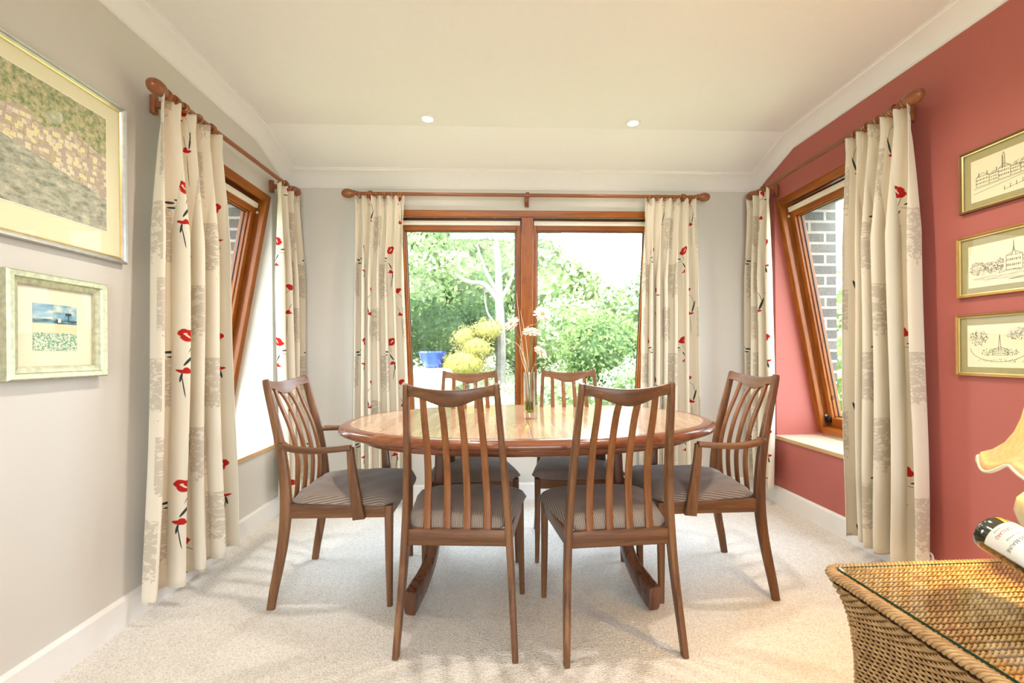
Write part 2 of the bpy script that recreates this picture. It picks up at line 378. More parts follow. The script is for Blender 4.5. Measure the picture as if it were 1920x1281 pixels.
def skirt(nm, pts):
    m = MB()
    for (x0, x1, y0, y1, n) in pts:
        if n == 'l': s = [(0, 0), (.016, 0), (.016, SK - .012), (.01, SK - .002), (.006, SK), (0, SK)]; m.rings([[(x0 + a, y, b) for a, b in s] for y in (y0, y1)])
        if n == 'r': s = [(0, 0), (-.016, 0), (-.016, SK - .012), (-.01, SK - .002), (-.006, SK), (0, SK)]; m.rings([[(x0 + a, y, b) for a, b in s] for y in (y0, y1)])
        if n == 'b': s = [(0, 0), (-.016, 0), (-.016, SK - .012), (-.01, SK - .002), (-.006, SK), (0, SK)]; m.rings([[(x, y0 + a, b) for a, b in s] for x in (x0, x1)])
    tag(m.obj(nm, WHITE, smooth=False), kind='structure')
skirt('baseboard_left', [(XL, 0, REAR, D, 'l')]); skirt('baseboard_right', [(XR, 0, REAR, D, 'r')]); skirt('baseboard_back', [(XL, XR, D, 0, 'b')])

# ------------------------------------------------------------------ leaning windows
TH = math.atan2(TILT, ZT - ZB); LV = math.hypot(TILT, ZT - ZB)
BLACKM = plain('black_metal', (.02, .02, .022), .4, .6)
CAPM = plain('white_cap', (.8, .8, .78), .4)
def window(nm, origin, U, N, width, mull, mats, sillmat):
    root = tag(empty(nm, (0, 0, 0)), kind='structure')
    O = Vector(origin); U = Vector(U); N = Vector(N); Z = Vector((0, 0, 1))
    V = N * math.sin(TH) - Z * math.cos(TH); W = N * math.cos(TH) + Z * math.sin(TH)
    def bx(m, u0, u1, v0, v1, w0, w1):
        pt = lambda u, v, w_: O + U * u + V * v + W * w_
        q = [pt(u0, v0, w0), pt(u1, v0, w0), pt(u1, v1, w0), pt(u0, v1, w0), pt(u0, v0, w1), pt(u1, v0, w1), pt(u1, v1, w1), pt(u0, v1, w1)]
        if U.cross(V).dot(W) < 0: q = q[3::-1] + q[:3:-1]
        m.hexa(q)
    F, mv, mh = .045, mats['v'], mats['h']
    L = LV
    # outer frame, split in two materials only by grain direction
    m = MB(); m.m = 0
    for u0, u1 in ((0, F), (width - F, width)):
        bx(m, u0, u1, 0, L, 0, .03); bx(m, u0 + (.008 if u0 else 0), u1 - (0 if u0 else .008), 0, L, .03, .135)
    if mull:
        c = width / 2; bx(m, c - .043, c + .043, F, L - F, .0, .03); bx(m, c - .034, c + .034, F, L - F, .03, .135)
    m.m = 1
    bx(m, F, width - F, 0, F, 0, .03); bx(m, F, width - F, 0, F - .008, .03, .135)
    bx(m, F, width - F, L - F, L, 0, .135)
    m.obj('window_frame', [mv, mh], root, smooth=False, bevel=.004)
    bays = [(F, width / 2 - .036), (width / 2 + .036, width - F)] if mull else [(F, width - F)]
    for k, (a, b) in enumerate(bays):
        s = .038; m = MB(); w0, w1 = .058, .122
        t0 = F + .052
        bx(m, a + .004, a + s, t0, L - F, w0, w1); bx(m, b - s, b - .004, t0, L - F, w0, w1)
        m.m = 1; bx(m, a + s, b - s, t0, t0 + .036, w0, w1); bx(m, a + s, b - s, L - F - .06, L - F, w0, w1)
        m.m = 0
        for q0, q1 in ((a + s, a + s + .008), (b - s - .008, b - s)): bx(m, q0, q1, t0 + .036, L - F - .06, w0 + .018, w1)
        m.m = 1; bx(m, a + s, b - s, t0 + .036, t0 + .044, w0 + .018, w1)
        sash = m.obj('sash', [mv, mh], root, smooth=False, bevel=.003)
        m = MB(); bx(m, a + .004, b - .004, F, t0 - .002, .085, .122); m.obj('head_gap_shade_board', mats['d'], root, smooth=False)  # board coloured dark as the shade under the frame head
        m = MB(); bx(m, a + .014, b - .014, F + .024, t0 + .003, .040, .066); m.obj('blind_headrail', BLINDM, root, smooth=False, bevel=.002)
        m = MB(); bx(m, a + s + .004, b - s - .004, t0 + .04, L - F - .056, .104, .112); m.obj('glass_pane', PANE, sash, smooth=False)
        m = MB()
        for q0, q1, r0, r1 in ((a + s + .008, a + s + .014, t0 + .044, L - F - .06), (b - s - .014, b - s - .008, t0 + .044, L - F - .06), (a + s + .008, b - s - .008, t0 + .044, t0 + .05), (a + s + .008, b - s - .008, L - F - .066, L - F - .06)):
            bx(m, q0, q1, r0, r1, .098, .103)
        m.obj('glazing_seal', plain('rubber_seal', (.08, .08, .085), .5), sash, smooth=False)
    if not mull:
        for ue in (width - F,):
            m = MB(); bx(m, ue - .03, ue + .002, L - .11, L - .075, .035, .06)
            for q in (0, 1): bx(m, ue - .014 + .006 * q, ue - .004, L - .118 + .03 * q, L - .108 + .03 * q, .028, .05)
            m.obj('hinge', BLACKM, root, bevel=.003)
            for vv in (.125, L - .12):
                m = MB(); cc = O + U * (width - F - .001) + V * vv + W * .045; m.lathe([(.008, 0), (.008, .004), (.003, .004), (.0028, .001)], cc, 14, tuple(-U)); m.obj('screw_cap', CAPM, root)
    # sill board
    m = MB(); P0 = O - Z * (ZT - .468)
    pt = lambda u, n, z: P0 + U * u + N * n + Z * z
    for z0, z1, n0 in ((-.026, 0, -.012),):
        q = [pt(.0, n0, z0), pt(width, n0, z0), pt(width, .42, z0), pt(0, .42, z0), pt(.0, n0, z1), pt(width, n0, z1), pt(width, .42, z1), pt(0, .42, z1)]
        if U.cross(N).z < 0: q = q[3::-1] + q[:3:-1]
        m.hexa(q)
    so = m.obj('window_sill', [sillmat, SILLE], root, smooth=False, bevel=.003)
    for p in so.data.polygons:
        if abs(p.normal.z) < .5: p.material_index = 1
    return root
mY = {'v': PINE['z'], 'h': PINE['y'], 'd': PINED['y']}; mX = {'v': PINE['z'], 'h': PINE['x'], 'd': PINED['x']}
window('window_1', (XL, WY0, ZT), (0, 1, 0), (-1, 0, 0), WY1 - WY0, False, mY, SILLW)
window('window_2', (BX0, D, ZT - .006), (1, 0, 0), (0, 1, 0), BX1 - BX0, True, mX, SILLX)
window('window_3', (XR, WY0, ZT), (0, 1, 0), (1, 0, 0), WY1 + .005 - WY0, False, mY, SILLW)

# ------------------------------------------------------------------ ceiling downlights and added fill spots
def downlight(x, y, label, e=34, visible=True, name='ceiling_downlight'):
    root = None
    if visible:
        root = tag(empty(name, (x, y, CZ)), label, 'ceiling light', 'recessed ceiling downlights')
        m = MB(); m.lathe([(.030, -.001), (.032, -.006), (.044, -.005), (.046, 0)], seg=32); m.obj('trim_ring', WHITE, root)
        m = MB(); m.lathe([(.0305, -.004), (.026, -.008), (.012, -.010), (.001, -.0105)], seg=24, caps=True); m.obj('lamp_lens', LENS, root)
    d = bpy.data.lights.new('ceiling_spot', 'SPOT'); d.energy = e; d.spot_size = R(150); d.spot_blend = .9; d.shadow_soft_size = .035; d.color = (1, .915, .81)
    o = bpy.data.objects.new('ceiling_spot', d); col.objects.link(o); o.location = (x, y, CZ - .03)
DL = 20
downlight(-.388, 2.652, 'small round white recessed downlight, left of the two above the table', DL)
downlight(.852, 2.66, 'small round white recessed downlight, right of the two above the table', DL)
for x, y in ((.936, 1.727), (-.40, 1.74)): downlight(x, y, '', DL * 3.6, False)
for x, y in ((.93, .55), (-.42, .55), (.93, -.7), (-.42, -.7), (.25, -1.9)): downlight(x, y, '', DL * .95, False)  # unseen fill spots added behind the camera to brighten the room

# ------------------------------------------------------------------ curtain rods and curtains
def rod(A, B, N, mat, label, brackets, swag=0):
    A = Vector(A); B = Vector(B); T = (B - A).normalized(); N = Vector(N)
    root = tag(empty('curtain_rod', tuple(A)), label, 'curtain rod', 'turned wooden curtain rods')
    Bl = B - A
    m = MB(); m.tube([(0, 0, 0), tuple(Bl)], .0125, 14); m.obj('pole', mat, root)
    for P_, dr in ((Vector((0, 0, 0)), -T), (Bl, T)):
        m = MB(); m.lathe([(.001, -.002), (.015, -.002), (.017, .004), (.014, .010), (.018, .016), (.0225, .022), (.0195, .028), (.022, .036), (.029, .052), (.0315, .070), (.029, .088), (.020, .103), (.008, .110), (.001, .111)], tuple(P_), 20, tuple(dr))
        m.obj('finial', mat, root)
    for f in brackets:
        c = Bl * f; m = MB()
        hw = (D - A.y) if abs(N.y) > .5 else abs((XL if A.x < 0 else XR) - A.x)
        m.sweep([c + N * 0.0 - Vector((0, 0, .016)), c + N * (hw - .014) - Vector((0, 0, .020))], (.02, .028), tuple(T), .25)
        m.sweep([c + N * (hw - .014) + Vector((0, 0, .02)), c + N * (hw - .014) - Vector((0, 0, .055))], (.030, .026), tuple(T), .35)
        m.tube([c + T * -.011, c + T * .011], .021, 16)
        m.obj('bracket', mat, root)
    return root
ZR = 2.152
rod((XL + .1, 1.925, 2.138), (XL + .1, 3.03, 2.168), (-1, 0, 0), RODWY, 'wooden curtain rod with acorn finial over the left window', (.03, .93))
rod((XR - .1, 1.925, 2.160), (XR - .1, 3.02, 2.165), (1, 0, 0), RODWY, 'wooden curtain rod with acorn finial on the red wall', (.03, .93))
rod((-.93, D - .1, ZR + .004), (1.43, D - .1, ZR), (0, 1, 0), RODW, 'long wooden curtain rod with ball finials across the back window', (.035, .494, .965))

def curtain(P0, T, N, w_top, w_mid, w_bot, shift, ztop, zbot, nf, seed, label, amp=.036, uoff=0, ztop2=None):
    """P0 = start on the rod's line, T along the rod, N towards the room. shift moves the foot along T."""
    rnd = random.Random(seed); T = Vector(T); N = Vector(N); P0 = Vector(P0)
    per = 16; nc = nf * per + 1; nr = 64
    ph = [rnd.uniform(-.35, .35) for _ in range(nf + 2)]; am = [rnd.uniform(.7, 1.25) for _ in range(nf + 2)]; wd = [rnd.uniform(.75, 1.3) for _ in range(nf)]
    cum = np.concatenate([[0], np.cumsum(wd)]); cum /= cum[-1]
    cumt = np.linspace(0, 1, nf + 1)
    V_ = []; UV = []
    rows = [0, .012, .03, .055, .08, .095, .11, .135, .17, .21] + list(np.linspace(.26, 1, nr - 10) * 1.0)
    H_ = None
    ulen = None
    for ri, r in enumerate(rows):
        zt0 = ztop; hgt = zt0 - zbot
        d = r if ri < 10 else None
        depth = r if ri < 10 else lerp(.26, hgt, (r - .26) / .74)
        k = depth / hgt
        wdt = lerp(w_top, w_mid, min(1, depth / .35)) if k < .3 else lerp(w_mid, w_bot, (k - .3) / .7)
        a_low = min(1, max(0, (depth - .07) / .5)); pinch = math.exp(-((depth - .09) / .035) ** 2)
        row = []
        for j in range(nc):
            q = j / per; i = min(int(q), nf - 1); t = q - i
            lat = lerp(lerp(cumt[i], cumt[min(i + 1, nf)], t), lerp(cum[i], cum[min(i + 1, nf)], t), a_low)
            angle = 2 * PI * t
            sh = math.cos(angle)
            sh = math.copysign(abs(sh) ** .8, sh)
            A_ = lerp(.017, amp * lerp(am[i], am[i + 1], t), a_low) * (1 - .25 * pinch)
            over = math.sin(angle) * lerp(.05, .34, a_low) / nf * (1 + .3 * ph[i])      # folds lean over each other
            wave = .010 * math.sin(2.3 * PI * k + seed + 5 * lat) * k
            off = A_ * sh + wave + .008 * math.sin(7 * lat + seed) * a_low
            s_ = (lat - over) * wdt + shift * k + (w_top - wdt) * .35
            tri = (.010 * math.cos(3 * angle) if depth < .1 else .010 * math.cos(3 * angle) * math.exp(-(depth - .1) / .04)) * .6
            p = P0 + T * s_ + N * (off + tri)
            zz = (ztop2(s_) if ztop2 else ztop) if ri == 0 else None
            base_top = ztop2(s_) if ztop2 else ztop
            z = base_top - depth * (base_top - zbot) / hgt + (.004 * math.sin(5 * lat + seed) if k > .97 else 0)
            row.append(Vector((p.x, p.y, z)))
        V_ += row
        if ri == 40:
            L_ = [0]
            for j in range(1, nc): L_.append(L_[-1] + (row[j] - row[j - 1]).length)
            ulen = L_
    for ri, r in enumerate(rows):
        for j in range(nc): UV.append((ulen[j] + uoff, V_[ri * nc + j].z))
    m = MB(); fs = []
    for i in range(len(rows) - 1):
        for j in range(nc - 1):
            a = i * nc + j; fs.append((a, a + 1, a + nc + 1, a + nc))
    m.add(V_, fs); m.uv = UV
    root = m.obj('curtain', CURT, None, smooth=True, ang=180)
    sol = root.modifiers.new('cloth', 'SOLIDIFY'); sol.thickness = .0025; sol.offset = 0
    tag(root, label, 'curtain', 'cream poppy patterned curtains')
    for i in range(nf):
        s_ = (i + .5) / nf * w_top
        c = P0 + T * s_; zc = (ztop2(s_) if ztop2 else ztop) + .017 - .010
        for q in ((-.006, .006) if i % 2 else (0,)):
            m = MB(); a = Vector((c.x, c.y, zc)) + T * q
            pts = [a + N * (.019 * math.cos(t)) + Vector((0, 0, .019 * math.sin(t))) + T * .003 * math.sin(t * 1 + i) for t in np.linspace(0, 2 * PI, 16, endpoint=False)]
            m.tube(pts, .0032, 6, closed=True); m.obj('curtain_ring', RINGW, root)
    return root
rl = lambda s: 2.138 + .027 * s - .004
zt = 2.132
curtain((XL + .1, 1.865, 0), (0, 1, 0), (1, 0, 0), .385, .40, .49, -.035, 2.128, .085, 4, 3, 'cream poppy curtain hanging nearest on the left wall, in front of the left window', .05, .02, lambda s: 2.128 + .027 * s)
curtain((XL + .1, 2.85, 0), (0, 1, 0), (1, 0, 0), .26, .27, .28, .03, 2.142, .13, 3, 8, 'narrow cream poppy curtain in the far left corner behind the armchair', .040, .25, lambda s: 2.142 + .01 * s)
curtain((XR - .1, 1.865, 0), (0, 1, 0), (-1, 0, 0), .345, .36, .38, -.02, 2.150, .085, 5, 5, 'cream poppy curtain hanging nearest on the red wall', .048, .10)
curtain((XR - .1, 2.88, 0), (0, 1, 0), (-1, 0, 0), .235, .23, .23, -.01, 2.150, .13, 3, 12, 'narrow cream poppy curtain in the far right corner by the red wall', .040, .33)
curtain((-.945, D - .1, 0), (1, 0, 0), (0, -1, 0), .33, .31, .37, .0, 2.138, .06, 6, 21, 'cream poppy curtain at the left side of the garden window', .048, .15)
curtain((1.066, D - .1, 0), (1, 0, 0), (0, -1, 0), .365, .37, .42, -.03, 2.138, .06, 6, 34, 'cream poppy curtain at the right side of the garden window', .048, .04)

# ------------------------------------------------------------------ dining chairs
def make_chair(arms):
    p = dict(foot=.226, rail=.212, top=.190, front=.226, fy=.25) if arms else dict(foot=.207, rail=.186, top=.153, front=.212, fy=.19)
    root = empty('dining_armchair' if arms else 'dining_chair')
    X = (1, 0, 0)
    fy = p['fy']
    side = [(-.235, 0), (-.222, .08), (-.203, .18), (-.187, .28), (-.178, .38), (-.178, .46), (-.186, .56), (-.205, .68), (-.232, .80), (-.256, .90), (-.266, .948)]
    def hw(z):
        return lerp(p['foot'], p['rail'], z / .40) if z < .40 else lerp(p['rail'], p['top'], (z - .40) / .548)
    for s in (-1, 1):
        m = MB(); pts = smooth_path([(s * hw(z), y, z) for y, z in side], 3); n = len(pts)
        dims = []
        for q in pts:
            z = q.z; t = 1 - abs(z - .42) / .53
            dims.append((lerp(.019, .026, max(0, t)), lerp(.027, .046, max(0, t) ** .8)))
        dims[-1] = (.018, .022)
        m.sweep(pts, dims, X, .28); m.obj('rear_leg', TEAK['z'], root, ang=50)
        m = MB(); fx = p['front']
        m.sweep([(s * (fx + .004), fy + .002, 0), (s * fx, fy, .2), (s * (fx - .002), fy, .42)], [(.021, .023), (.027, .030), (.031, .036)], X, .3)
        m.obj('front_leg', TEAK['z'], root, ang=50)
        m = MB(); m.sweep([(s * (p['rail'] - .002), -.165, .397), (s * (p['front'] - .004), fy - .01, .397)], (.02, .056), X, .12)
        m.obj('side_rail', TEAK['y'], root, ang=50)
    # crest rail, bowed back, dished on top and deeper at the middle
    m = MB(); rs = []; n = 24; tw = p['top'] - .004
    for i in range(n + 1):
        u = -1 + 2 * i / n; a = abs(u); x = u * tw; bow = -.030 * (1 - u * u)
        zt_ = .946 - .017 * (1 - a ** 2.0); zb = .906 - .034 * (.5 + .5 * math.cos(PI * min(1, a * 1.08)))
        yt = -.264 + bow; yb = yt + (zt_ - zb) * .28
        h = .0105
        rs.append([(x, yt - h + .003, zt_), (x, yt + h - .003, zt_ + .0006), (x, yt + h, zt_ - .005), (x, yb + h, zb + .003), (x, yb + h - .003, zb), (x, yb - h + .003, zb), (x, yb - h, zb + .003), (x, yt - h, zt_ - .005)])
    m.rings(rs); m.obj('top_rail', TEAK['x'], root, ang=50)
    m = MB(); m.sweep([(-p['rail'] + .005, -.178, .398), (p['rail'] - .005, -.178, .398)], (.02, .058), (0, 1, 0), .12); m.obj('back_rail', TEAK['x'], root, ang=50)
    m = MB(); m.sweep([(-p['front'] + .01, fy, .397), (p['front'] - .01, fy, .397)], (.022, .056), (0, 1, 0), .12); m.obj('front_rail', TEAK['x'], root, ang=50)
    sp_b, sp_t = (.072, .064) if not arms else (.080, .072)
    for k in range(4):
        q = k - 1.5; ut = q * sp_t / tw; bow = -.030 * (1 - ut * ut)
        zb = .906 - .034 * (.5 + .5 * math.cos(PI * min(1, abs(ut) * 1.08)))
        ytop = -.264 + bow + .045 * .28
        pts = smooth_path([(q * sp_b, -.178, .405), (q * sp_b, -.168, .50), (q * lerp(sp_b, sp_t, .35), -.170, .60), (q * lerp(sp_b, sp_t, .6), -.198, .72), (q * lerp(sp_b, sp_t, .85), -.243, .83), (q * sp_t, ytop, zb + .010)], 4)
        nn = len(pts) - 1
        m = MB(); m.sweep(pts, [(lerp(.028, .021, i / nn), .0115) for i in range(nn + 1)], X, .25); m.obj('slat', SLAT, root, ang=50)
    # cushion
    m = MB(); N_ = 26; rw, fw = (p['rail'] - .010), p['front'] + .032
    top = []; bot = []
    for i in range(N_ + 1):
        for j in range(N_ + 1):
            u = -1 + 2 * i / N_; v = -1 + 2 * j / N_
            uu = u * (1 - .5 * max(0, abs(v) - .72) ** 2 * (abs(u) ** 3) * 3); t = (v + 1) / 2
            hwid = lerp(rw, fw, min(1, t ** .75 * 1.03)); x = uu * hwid
            fr = fy + .048; y = lerp(-.169, fr, t) - (.045 * abs(u) ** 3.2 * max(0, v) ** 3) - .0 + (.012 * (1 - u * u) * (t))
            e = (max(0, 1 - abs(u) ** 5) * max(0, 1 - abs(v) ** 6)) ** .45
            wr = (.003 * math.sin(9 * u + 4 * v) * math.sin(6 * v + 1) * (1.6 if arms else .5)) * e
            top.append((x, y, .431 + .040 * e + .010 * e * (1 - u * u) * (1 - v * v * .6) + wr)); bot.append((x * (.97 if v < .9 else .97), min(y, fr - .006), .424))
    fs = []; q = N_ + 1
    for i in range(N_):
        for j in range(N_):
            a = i * q + j; fs.append((a, a + q, a + q + 1, a + 1)); b = a + q * q; fs.append((b, b + 1, b + q + 1, b + q))
    edge = [i * q for i in range(N_ + 1)] + [N_ * q + j for j in range(1, N_ + 1)] + [i * q + N_ for i in range(N_ - 1, -1, -1)] + [j for j in range(N_ - 1, 0, -1)]
    for i in range(len(edge)):
        a, b = edge[i], edge[(i + 1) % len(edge)]; fs.append((b, a, a + q * q, b + q * q))
    m.add(top + bot, fs); m.obj('seat', SEATM, root, ang=70)
    if arms:
        for s in (-1, 1):
            m = MB(); pts = smooth_path([(s * .205, -.196, .672), (s * .228, -.172, .672), (s * .262, -.120, .667), (s * .282, -.040, .663), (s * .284, .040, .667), (s * .277, .112, .672)], 5); nn = len(pts) - 1
            m.sweep(pts, [(lerp(.030, .042, math.sin(PI * min(1, i / nn * 1.2)) ** .5 if i < nn * .83 else .3), .021) for i in range(nn + 1)], [Vector((math.cos(0), 0, 0)).lerp(Vector((s * .6, .8, 0)) * 1, 0) if i > nn * .35 else Vector((.55, -s * -.83 * (1 - i / (nn * .35)), 0)) for i in range(nn + 1)], .3)
            m.obj('armrest', TEAK['y'], root, ang=50)
            m = MB(); m.sweep(smooth_path([(s * .272, .108, .672), (s * .268, .112, .60), (s * .256, .122, .48), (s * .243, .132, .37)], 4), [(lerp(.022, .018, i / 12), lerp(.027, .052, (i / 12) ** 1.3)) for i in range(13)], X, .25)
            m.obj('arm_support', TEAK['z'], root, ang=50)
    return root
GC, GA = 'teak slat-back dining chairs', 'teak armchairs at the table ends'
ch = make_chair(False); tag(ch, '', 'chair', GC)
def put(o, x, y, rz, label, g): o.location = (x, y, 0); o.rotation_euler = (0, 0, rz); o['label'] = label; o['category'] = 'chair'; o['group'] = g
put(ch, -.1235, 1.763, R(-5.5), 'teak slat-back dining chair seen from behind, left of the two nearest the camera', GC)
c2 = copy_tree(ch); put(c2, .426, 1.72, R(2.8), 'teak slat-back dining chair seen from behind, right of the two nearest the camera', GC)
c3 = copy_tree(ch); put(c3, -.128, 2.40, R(180 + 5), 'teak dining chair facing the camera across the table, left of the vase', GC)
c4 = copy_tree(ch); put(c4, .428, 2.40, R(180 - 3), 'teak dining chair facing the camera across the table, right of the vase', GC)
ac = make_chair(True)
put(ac, -.70, 2.105, R(-90), 'teak armchair at the left end of the table beside the cream wall', GA)
a2 = copy_tree(ac); put(a2, .947, 2.045, R(90 - 2), 'teak armchair at the right end of the table beside the red wall', GA)

# ------------------------------------------------------------------ dining table
tb = tag(empty('dining_table', (.155, 2.195, 0), R(-1.6)), 'oval extending teak dining table with two curved pedestals', 'table')
TA, TB_, EX = .895, .592, 2.15
def oval(d, n=120, t0=0, t1=2 * PI, z=0, gap=0):
    out = []
    for k in range(n):
        t = t0 + (t1 - t0) * k / (n if abs(t1 - t0 - 2 * PI) < 1e-6 else n - 1)
        c, s = math.cos(t), math.sin(t)
        out.append((math.copysign(abs(c) ** (2 / EX), c) * (TA - d), math.copysign(abs(s) ** (2 / EX), s) * (TB_ - d), z))
    return out
m = MB(); prf = [(.052, .729), (.030, .7295), (.018, .727), (.008, .721), (.001, .711), (0, .702), (.004, .695), (.016, .689), (.05, .688)]
m.rings([oval(d, z=z) for d, z in prf] + [oval(.052, z=.70)], caps=False, closed=True); m.obj('table_rim', RIMW, tb, ang=60)
for sgn, (t0, t1) in ((1, (-PI / 2, PI / 2)), (-1, (PI / 2, 3 * PI / 2))):
    m = MB(); lo = [Vector(p) for p in oval(.0525, 61, t0, t1, .70)]; hi = [Vector((p.x, p.y, .7293)) for p in lo]
    for L_ in (lo, hi):
        for p in (L_[0], L_[-1]): p.x = sgn * .0008
    m.rings([lo, hi]); m.obj('table_leaf', VENEER, tb, smooth=False)
m = MB(); m.rings([oval(d, z=z) for d, z in ((.085, .69), (.088, .664), (.100, .650), (.115, .645), (.14, .645), (.14, .69))], caps=False, closed=True); m.obj('apron', RIMW, tb, ang=50)
for sx in (-1, 1):
    ped = MB()
    ped.box(sx * .40 - .022, sx * .40 + .022, -.32, .32, .650, .70)
    pd = ped.obj('pedestal', PEDW, tb, bevel=.004)
    for sy in (-1, 1):
        m = MB()
        pts = smooth_path([(sx * .492, sy * .425, .055), (sx * .478, sy * .365, .068), (sx * .458, sy * .305, .098), (sx * .438, sy * .252, .150), (sx * .424, sy * .212, .225), (sx * .412, sy * .190, .32), (sx * .405, sy * .180, .46), (sx * .398, sy * .175, .66)], 5)
        nn = len(pts) - 1
        m.sweep(pts, [(.048, (.104 if i < 6 else lerp(.104, .060, min(1, (i - 6) / 16)))) for i in range(nn + 1)], (1, 0, 0), .25)
        m.obj('curved_leg', PEDW, pd, ang=50)
    m = MB(); m.box(sx * .408 - .016, sx * .408 + .016, -.19, .19, .34, .40); m.obj('leg_brace', PEDW, pd, bevel=.004)

# ------------------------------------------------------------------ vase with flowers
VX, VY, VZ = .166, 2.159, .7297
vs = tag(empty('glass_vase', (VX, VY, VZ)), 'slim clear glass vase with thick base standing on the oval table', 'vase')
m = MB(); m.lathe([(.001, 0), (.027, 0), (.028, .003), (.028, .229), (.0265, .229), (.0262, .036), (.024, .031), (.001, .030)], seg=32); m.obj('glass_cylinder', VASEG, vs)
m = MB(); m.lathe([(.001, .0305), (.023, .0315), (.0258, .037), (.0258, .084), (.001, .084)], seg=28); m.obj('water', LIQ, vs)
PET = plain('cream_petal', (.86, .80, .66), .7, vary=.06); PETC = plain('flower_centre', (.42, .35, .14), .8, nscale=300, nbump=.6)
STEM = plain('green_stem', (.17, .20, .07), .6); STRAW = plain('pale_straw', (.72, .60, .42), .6); CALYX = plain('calyx_olive', (.35, .30, .06), .6)
def flower(pos, direction, base, ctrl, label, r=.042, seed=1):
    rnd = random.Random(seed); pos = Vector(pos); d = Vector(direction).normalized()
    root = tag(empty('gerbera_flower', tuple(base)), label, 'flower', 'cream gerbera flowers in the vase')
    o = Vector(base); L = lambda p: tuple(Vector(p) - o)
    m = MB(); m.tube([L(p) for p in smooth_path([base] + ctrl + [tuple(pos - d * .012)], 6)], .0022, 8); m.obj('stem', STEM, root)
    h = Vector((0, 0, 1)) if abs(d.z) < .9 else Vector((1, 0, 0)); a = d.cross(h).normalized(); b = d.cross(a)
    m = MB()
    for ring, (n, rr, lift) in enumerate(((22, r, .10), (20, r * .82, .30))):
        for k in range(n):
            t = 2 * PI * (k + rnd.uniform(-.3, .3)) / n; dr = a * math.cos(t) + b * math.sin(t); sd = d.cross(dr)
            l = rr * rnd.uniform(.88, 1.08); li = lift + rnd.uniform(-.12, .15); wd_ = .0042
            pts = [(.006, 0, .5), (.4 * l, li * l * .4, 1.0), (.75 * l, li * l * .6, 1.05), (.95 * l, li * l * .55, .75), (l, li * l * .5, .25)]
            vsx = []
            for rr_, hh, ww in pts:
                c = pos + dr * rr_ + d * (hh + ring * .003); vsx += [c - sd * wd_ * ww, c + d * -.0012, c + sd * wd_ * ww]
            f_ = []
            for i in range(4):
                q = i * 3; f_ += [(q, q + 1, q + 4, q + 3), (q + 1, q + 2, q + 5, q + 4)]
            m.add([L(p) for p in vsx], f_)
    po = m.obj('petals', PET, root, ang=180); so = po.modifiers.new('t', 'SOLIDIFY'); so.thickness = .0008
    m = MB(); m.lathe([(.001, .011), (.005, .010), (.009, .008), (.010, .003), (.009, 0)], L(pos), 16, tuple(d)); m.obj('flower_centre', PETC, root)
    m = MB(); m.lathe([(.012, 0), (.009, -.006), (.004, -.012), (.001, -.014)], L(pos), 14, tuple(d)); m.obj('calyx', CALYX, root)
bs = lambda dx, dy: (VX + dx, VY + dy, VZ + .045)
flower((.083, 2.155, 1.190), (-.55, -.5, .5), bs(.012, 0), [(.168, 2.155, .93), (.14, 2.155, 1.06), (.105, 2.157, 1.155)], 'cream gerbera leaning left, leftmost flower in the vase', .044, 1)
flower((.232, 2.150, 1.238), (.15, -.75, .45), bs(-.012, .004), [(.165, 2.16, .93), (.178, 2.16, 1.08), (.205, 2.158, 1.18)], 'cream gerbera facing the room, topmost flower in the vase', .046, 2)
flower((.176, 2.140, 1.150), (.05, -.45, .85), bs(.002, -.012), [(.166, 2.15, .93), (.168, 2.148, 1.04)], 'cream gerbera facing up in the middle of the vase', .046, 3)
flower((.222, 2.150, 1.052), (.55, -.5, .55), bs(-.010, -.008), [(.176, 2.15, .93), (.190, 2.15, .99), (.205, 2.15, 1.03)], 'cream gerbera leaning right, lowest flower in the vase', .042, 4)
for i, (pts, mt) in enumerate(((((.0, 0), (.15, .95), (.125, 1.15), (.106, 1.343)), STRAW), (((.008, 0), (.165, .95), (.150, 1.12), (.125, 1.26)), STRAW), (((-.008, 0), (.15, .97), (.125, 1.10), (.155, 1.175), (.215, 1.195)), STRAW),
                             (((.010, 0), (.16, .95), (.13, 1.06), (.09, 1.105), (.035, 1.085)), STRAW), (((.0, 0), (.155, .93), (.125, 1.04), (.118, 1.09)), STRAW), (((-.006, 0), (.18, .96), (.215, 1.0), (.245, .985), (.255, .955)), STRAW))):
    b0 = bs(pts[0][0], .006 * ((i % 3) - 1)); P_ = [b0] + [(x, VY + .012 * ((i % 3) - 1), z) for x, z in pts[1:]]
    m = MB(); sp = smooth_path(P_, 6); nn = len(sp)
    m.tube(sp, [lerp(.0016, .0004, (k / nn) ** 2) * 1.4 for k in range(nn)], 6)
    tag(m.obj('dried_grass_blade', mt), ['tall pale grass blade rising straight from the vase', 'second tall pale grass blade just right of the tallest', 'pale grass blade arching right under the top flower',
        'thin pale grass blade arching out to the left of the vase', 'short pale grass blade beside the left flower stem', 'curled pale grass blade drooping right of the vase rim'][i], 'grass blade', 'dried grass blades in the vase')

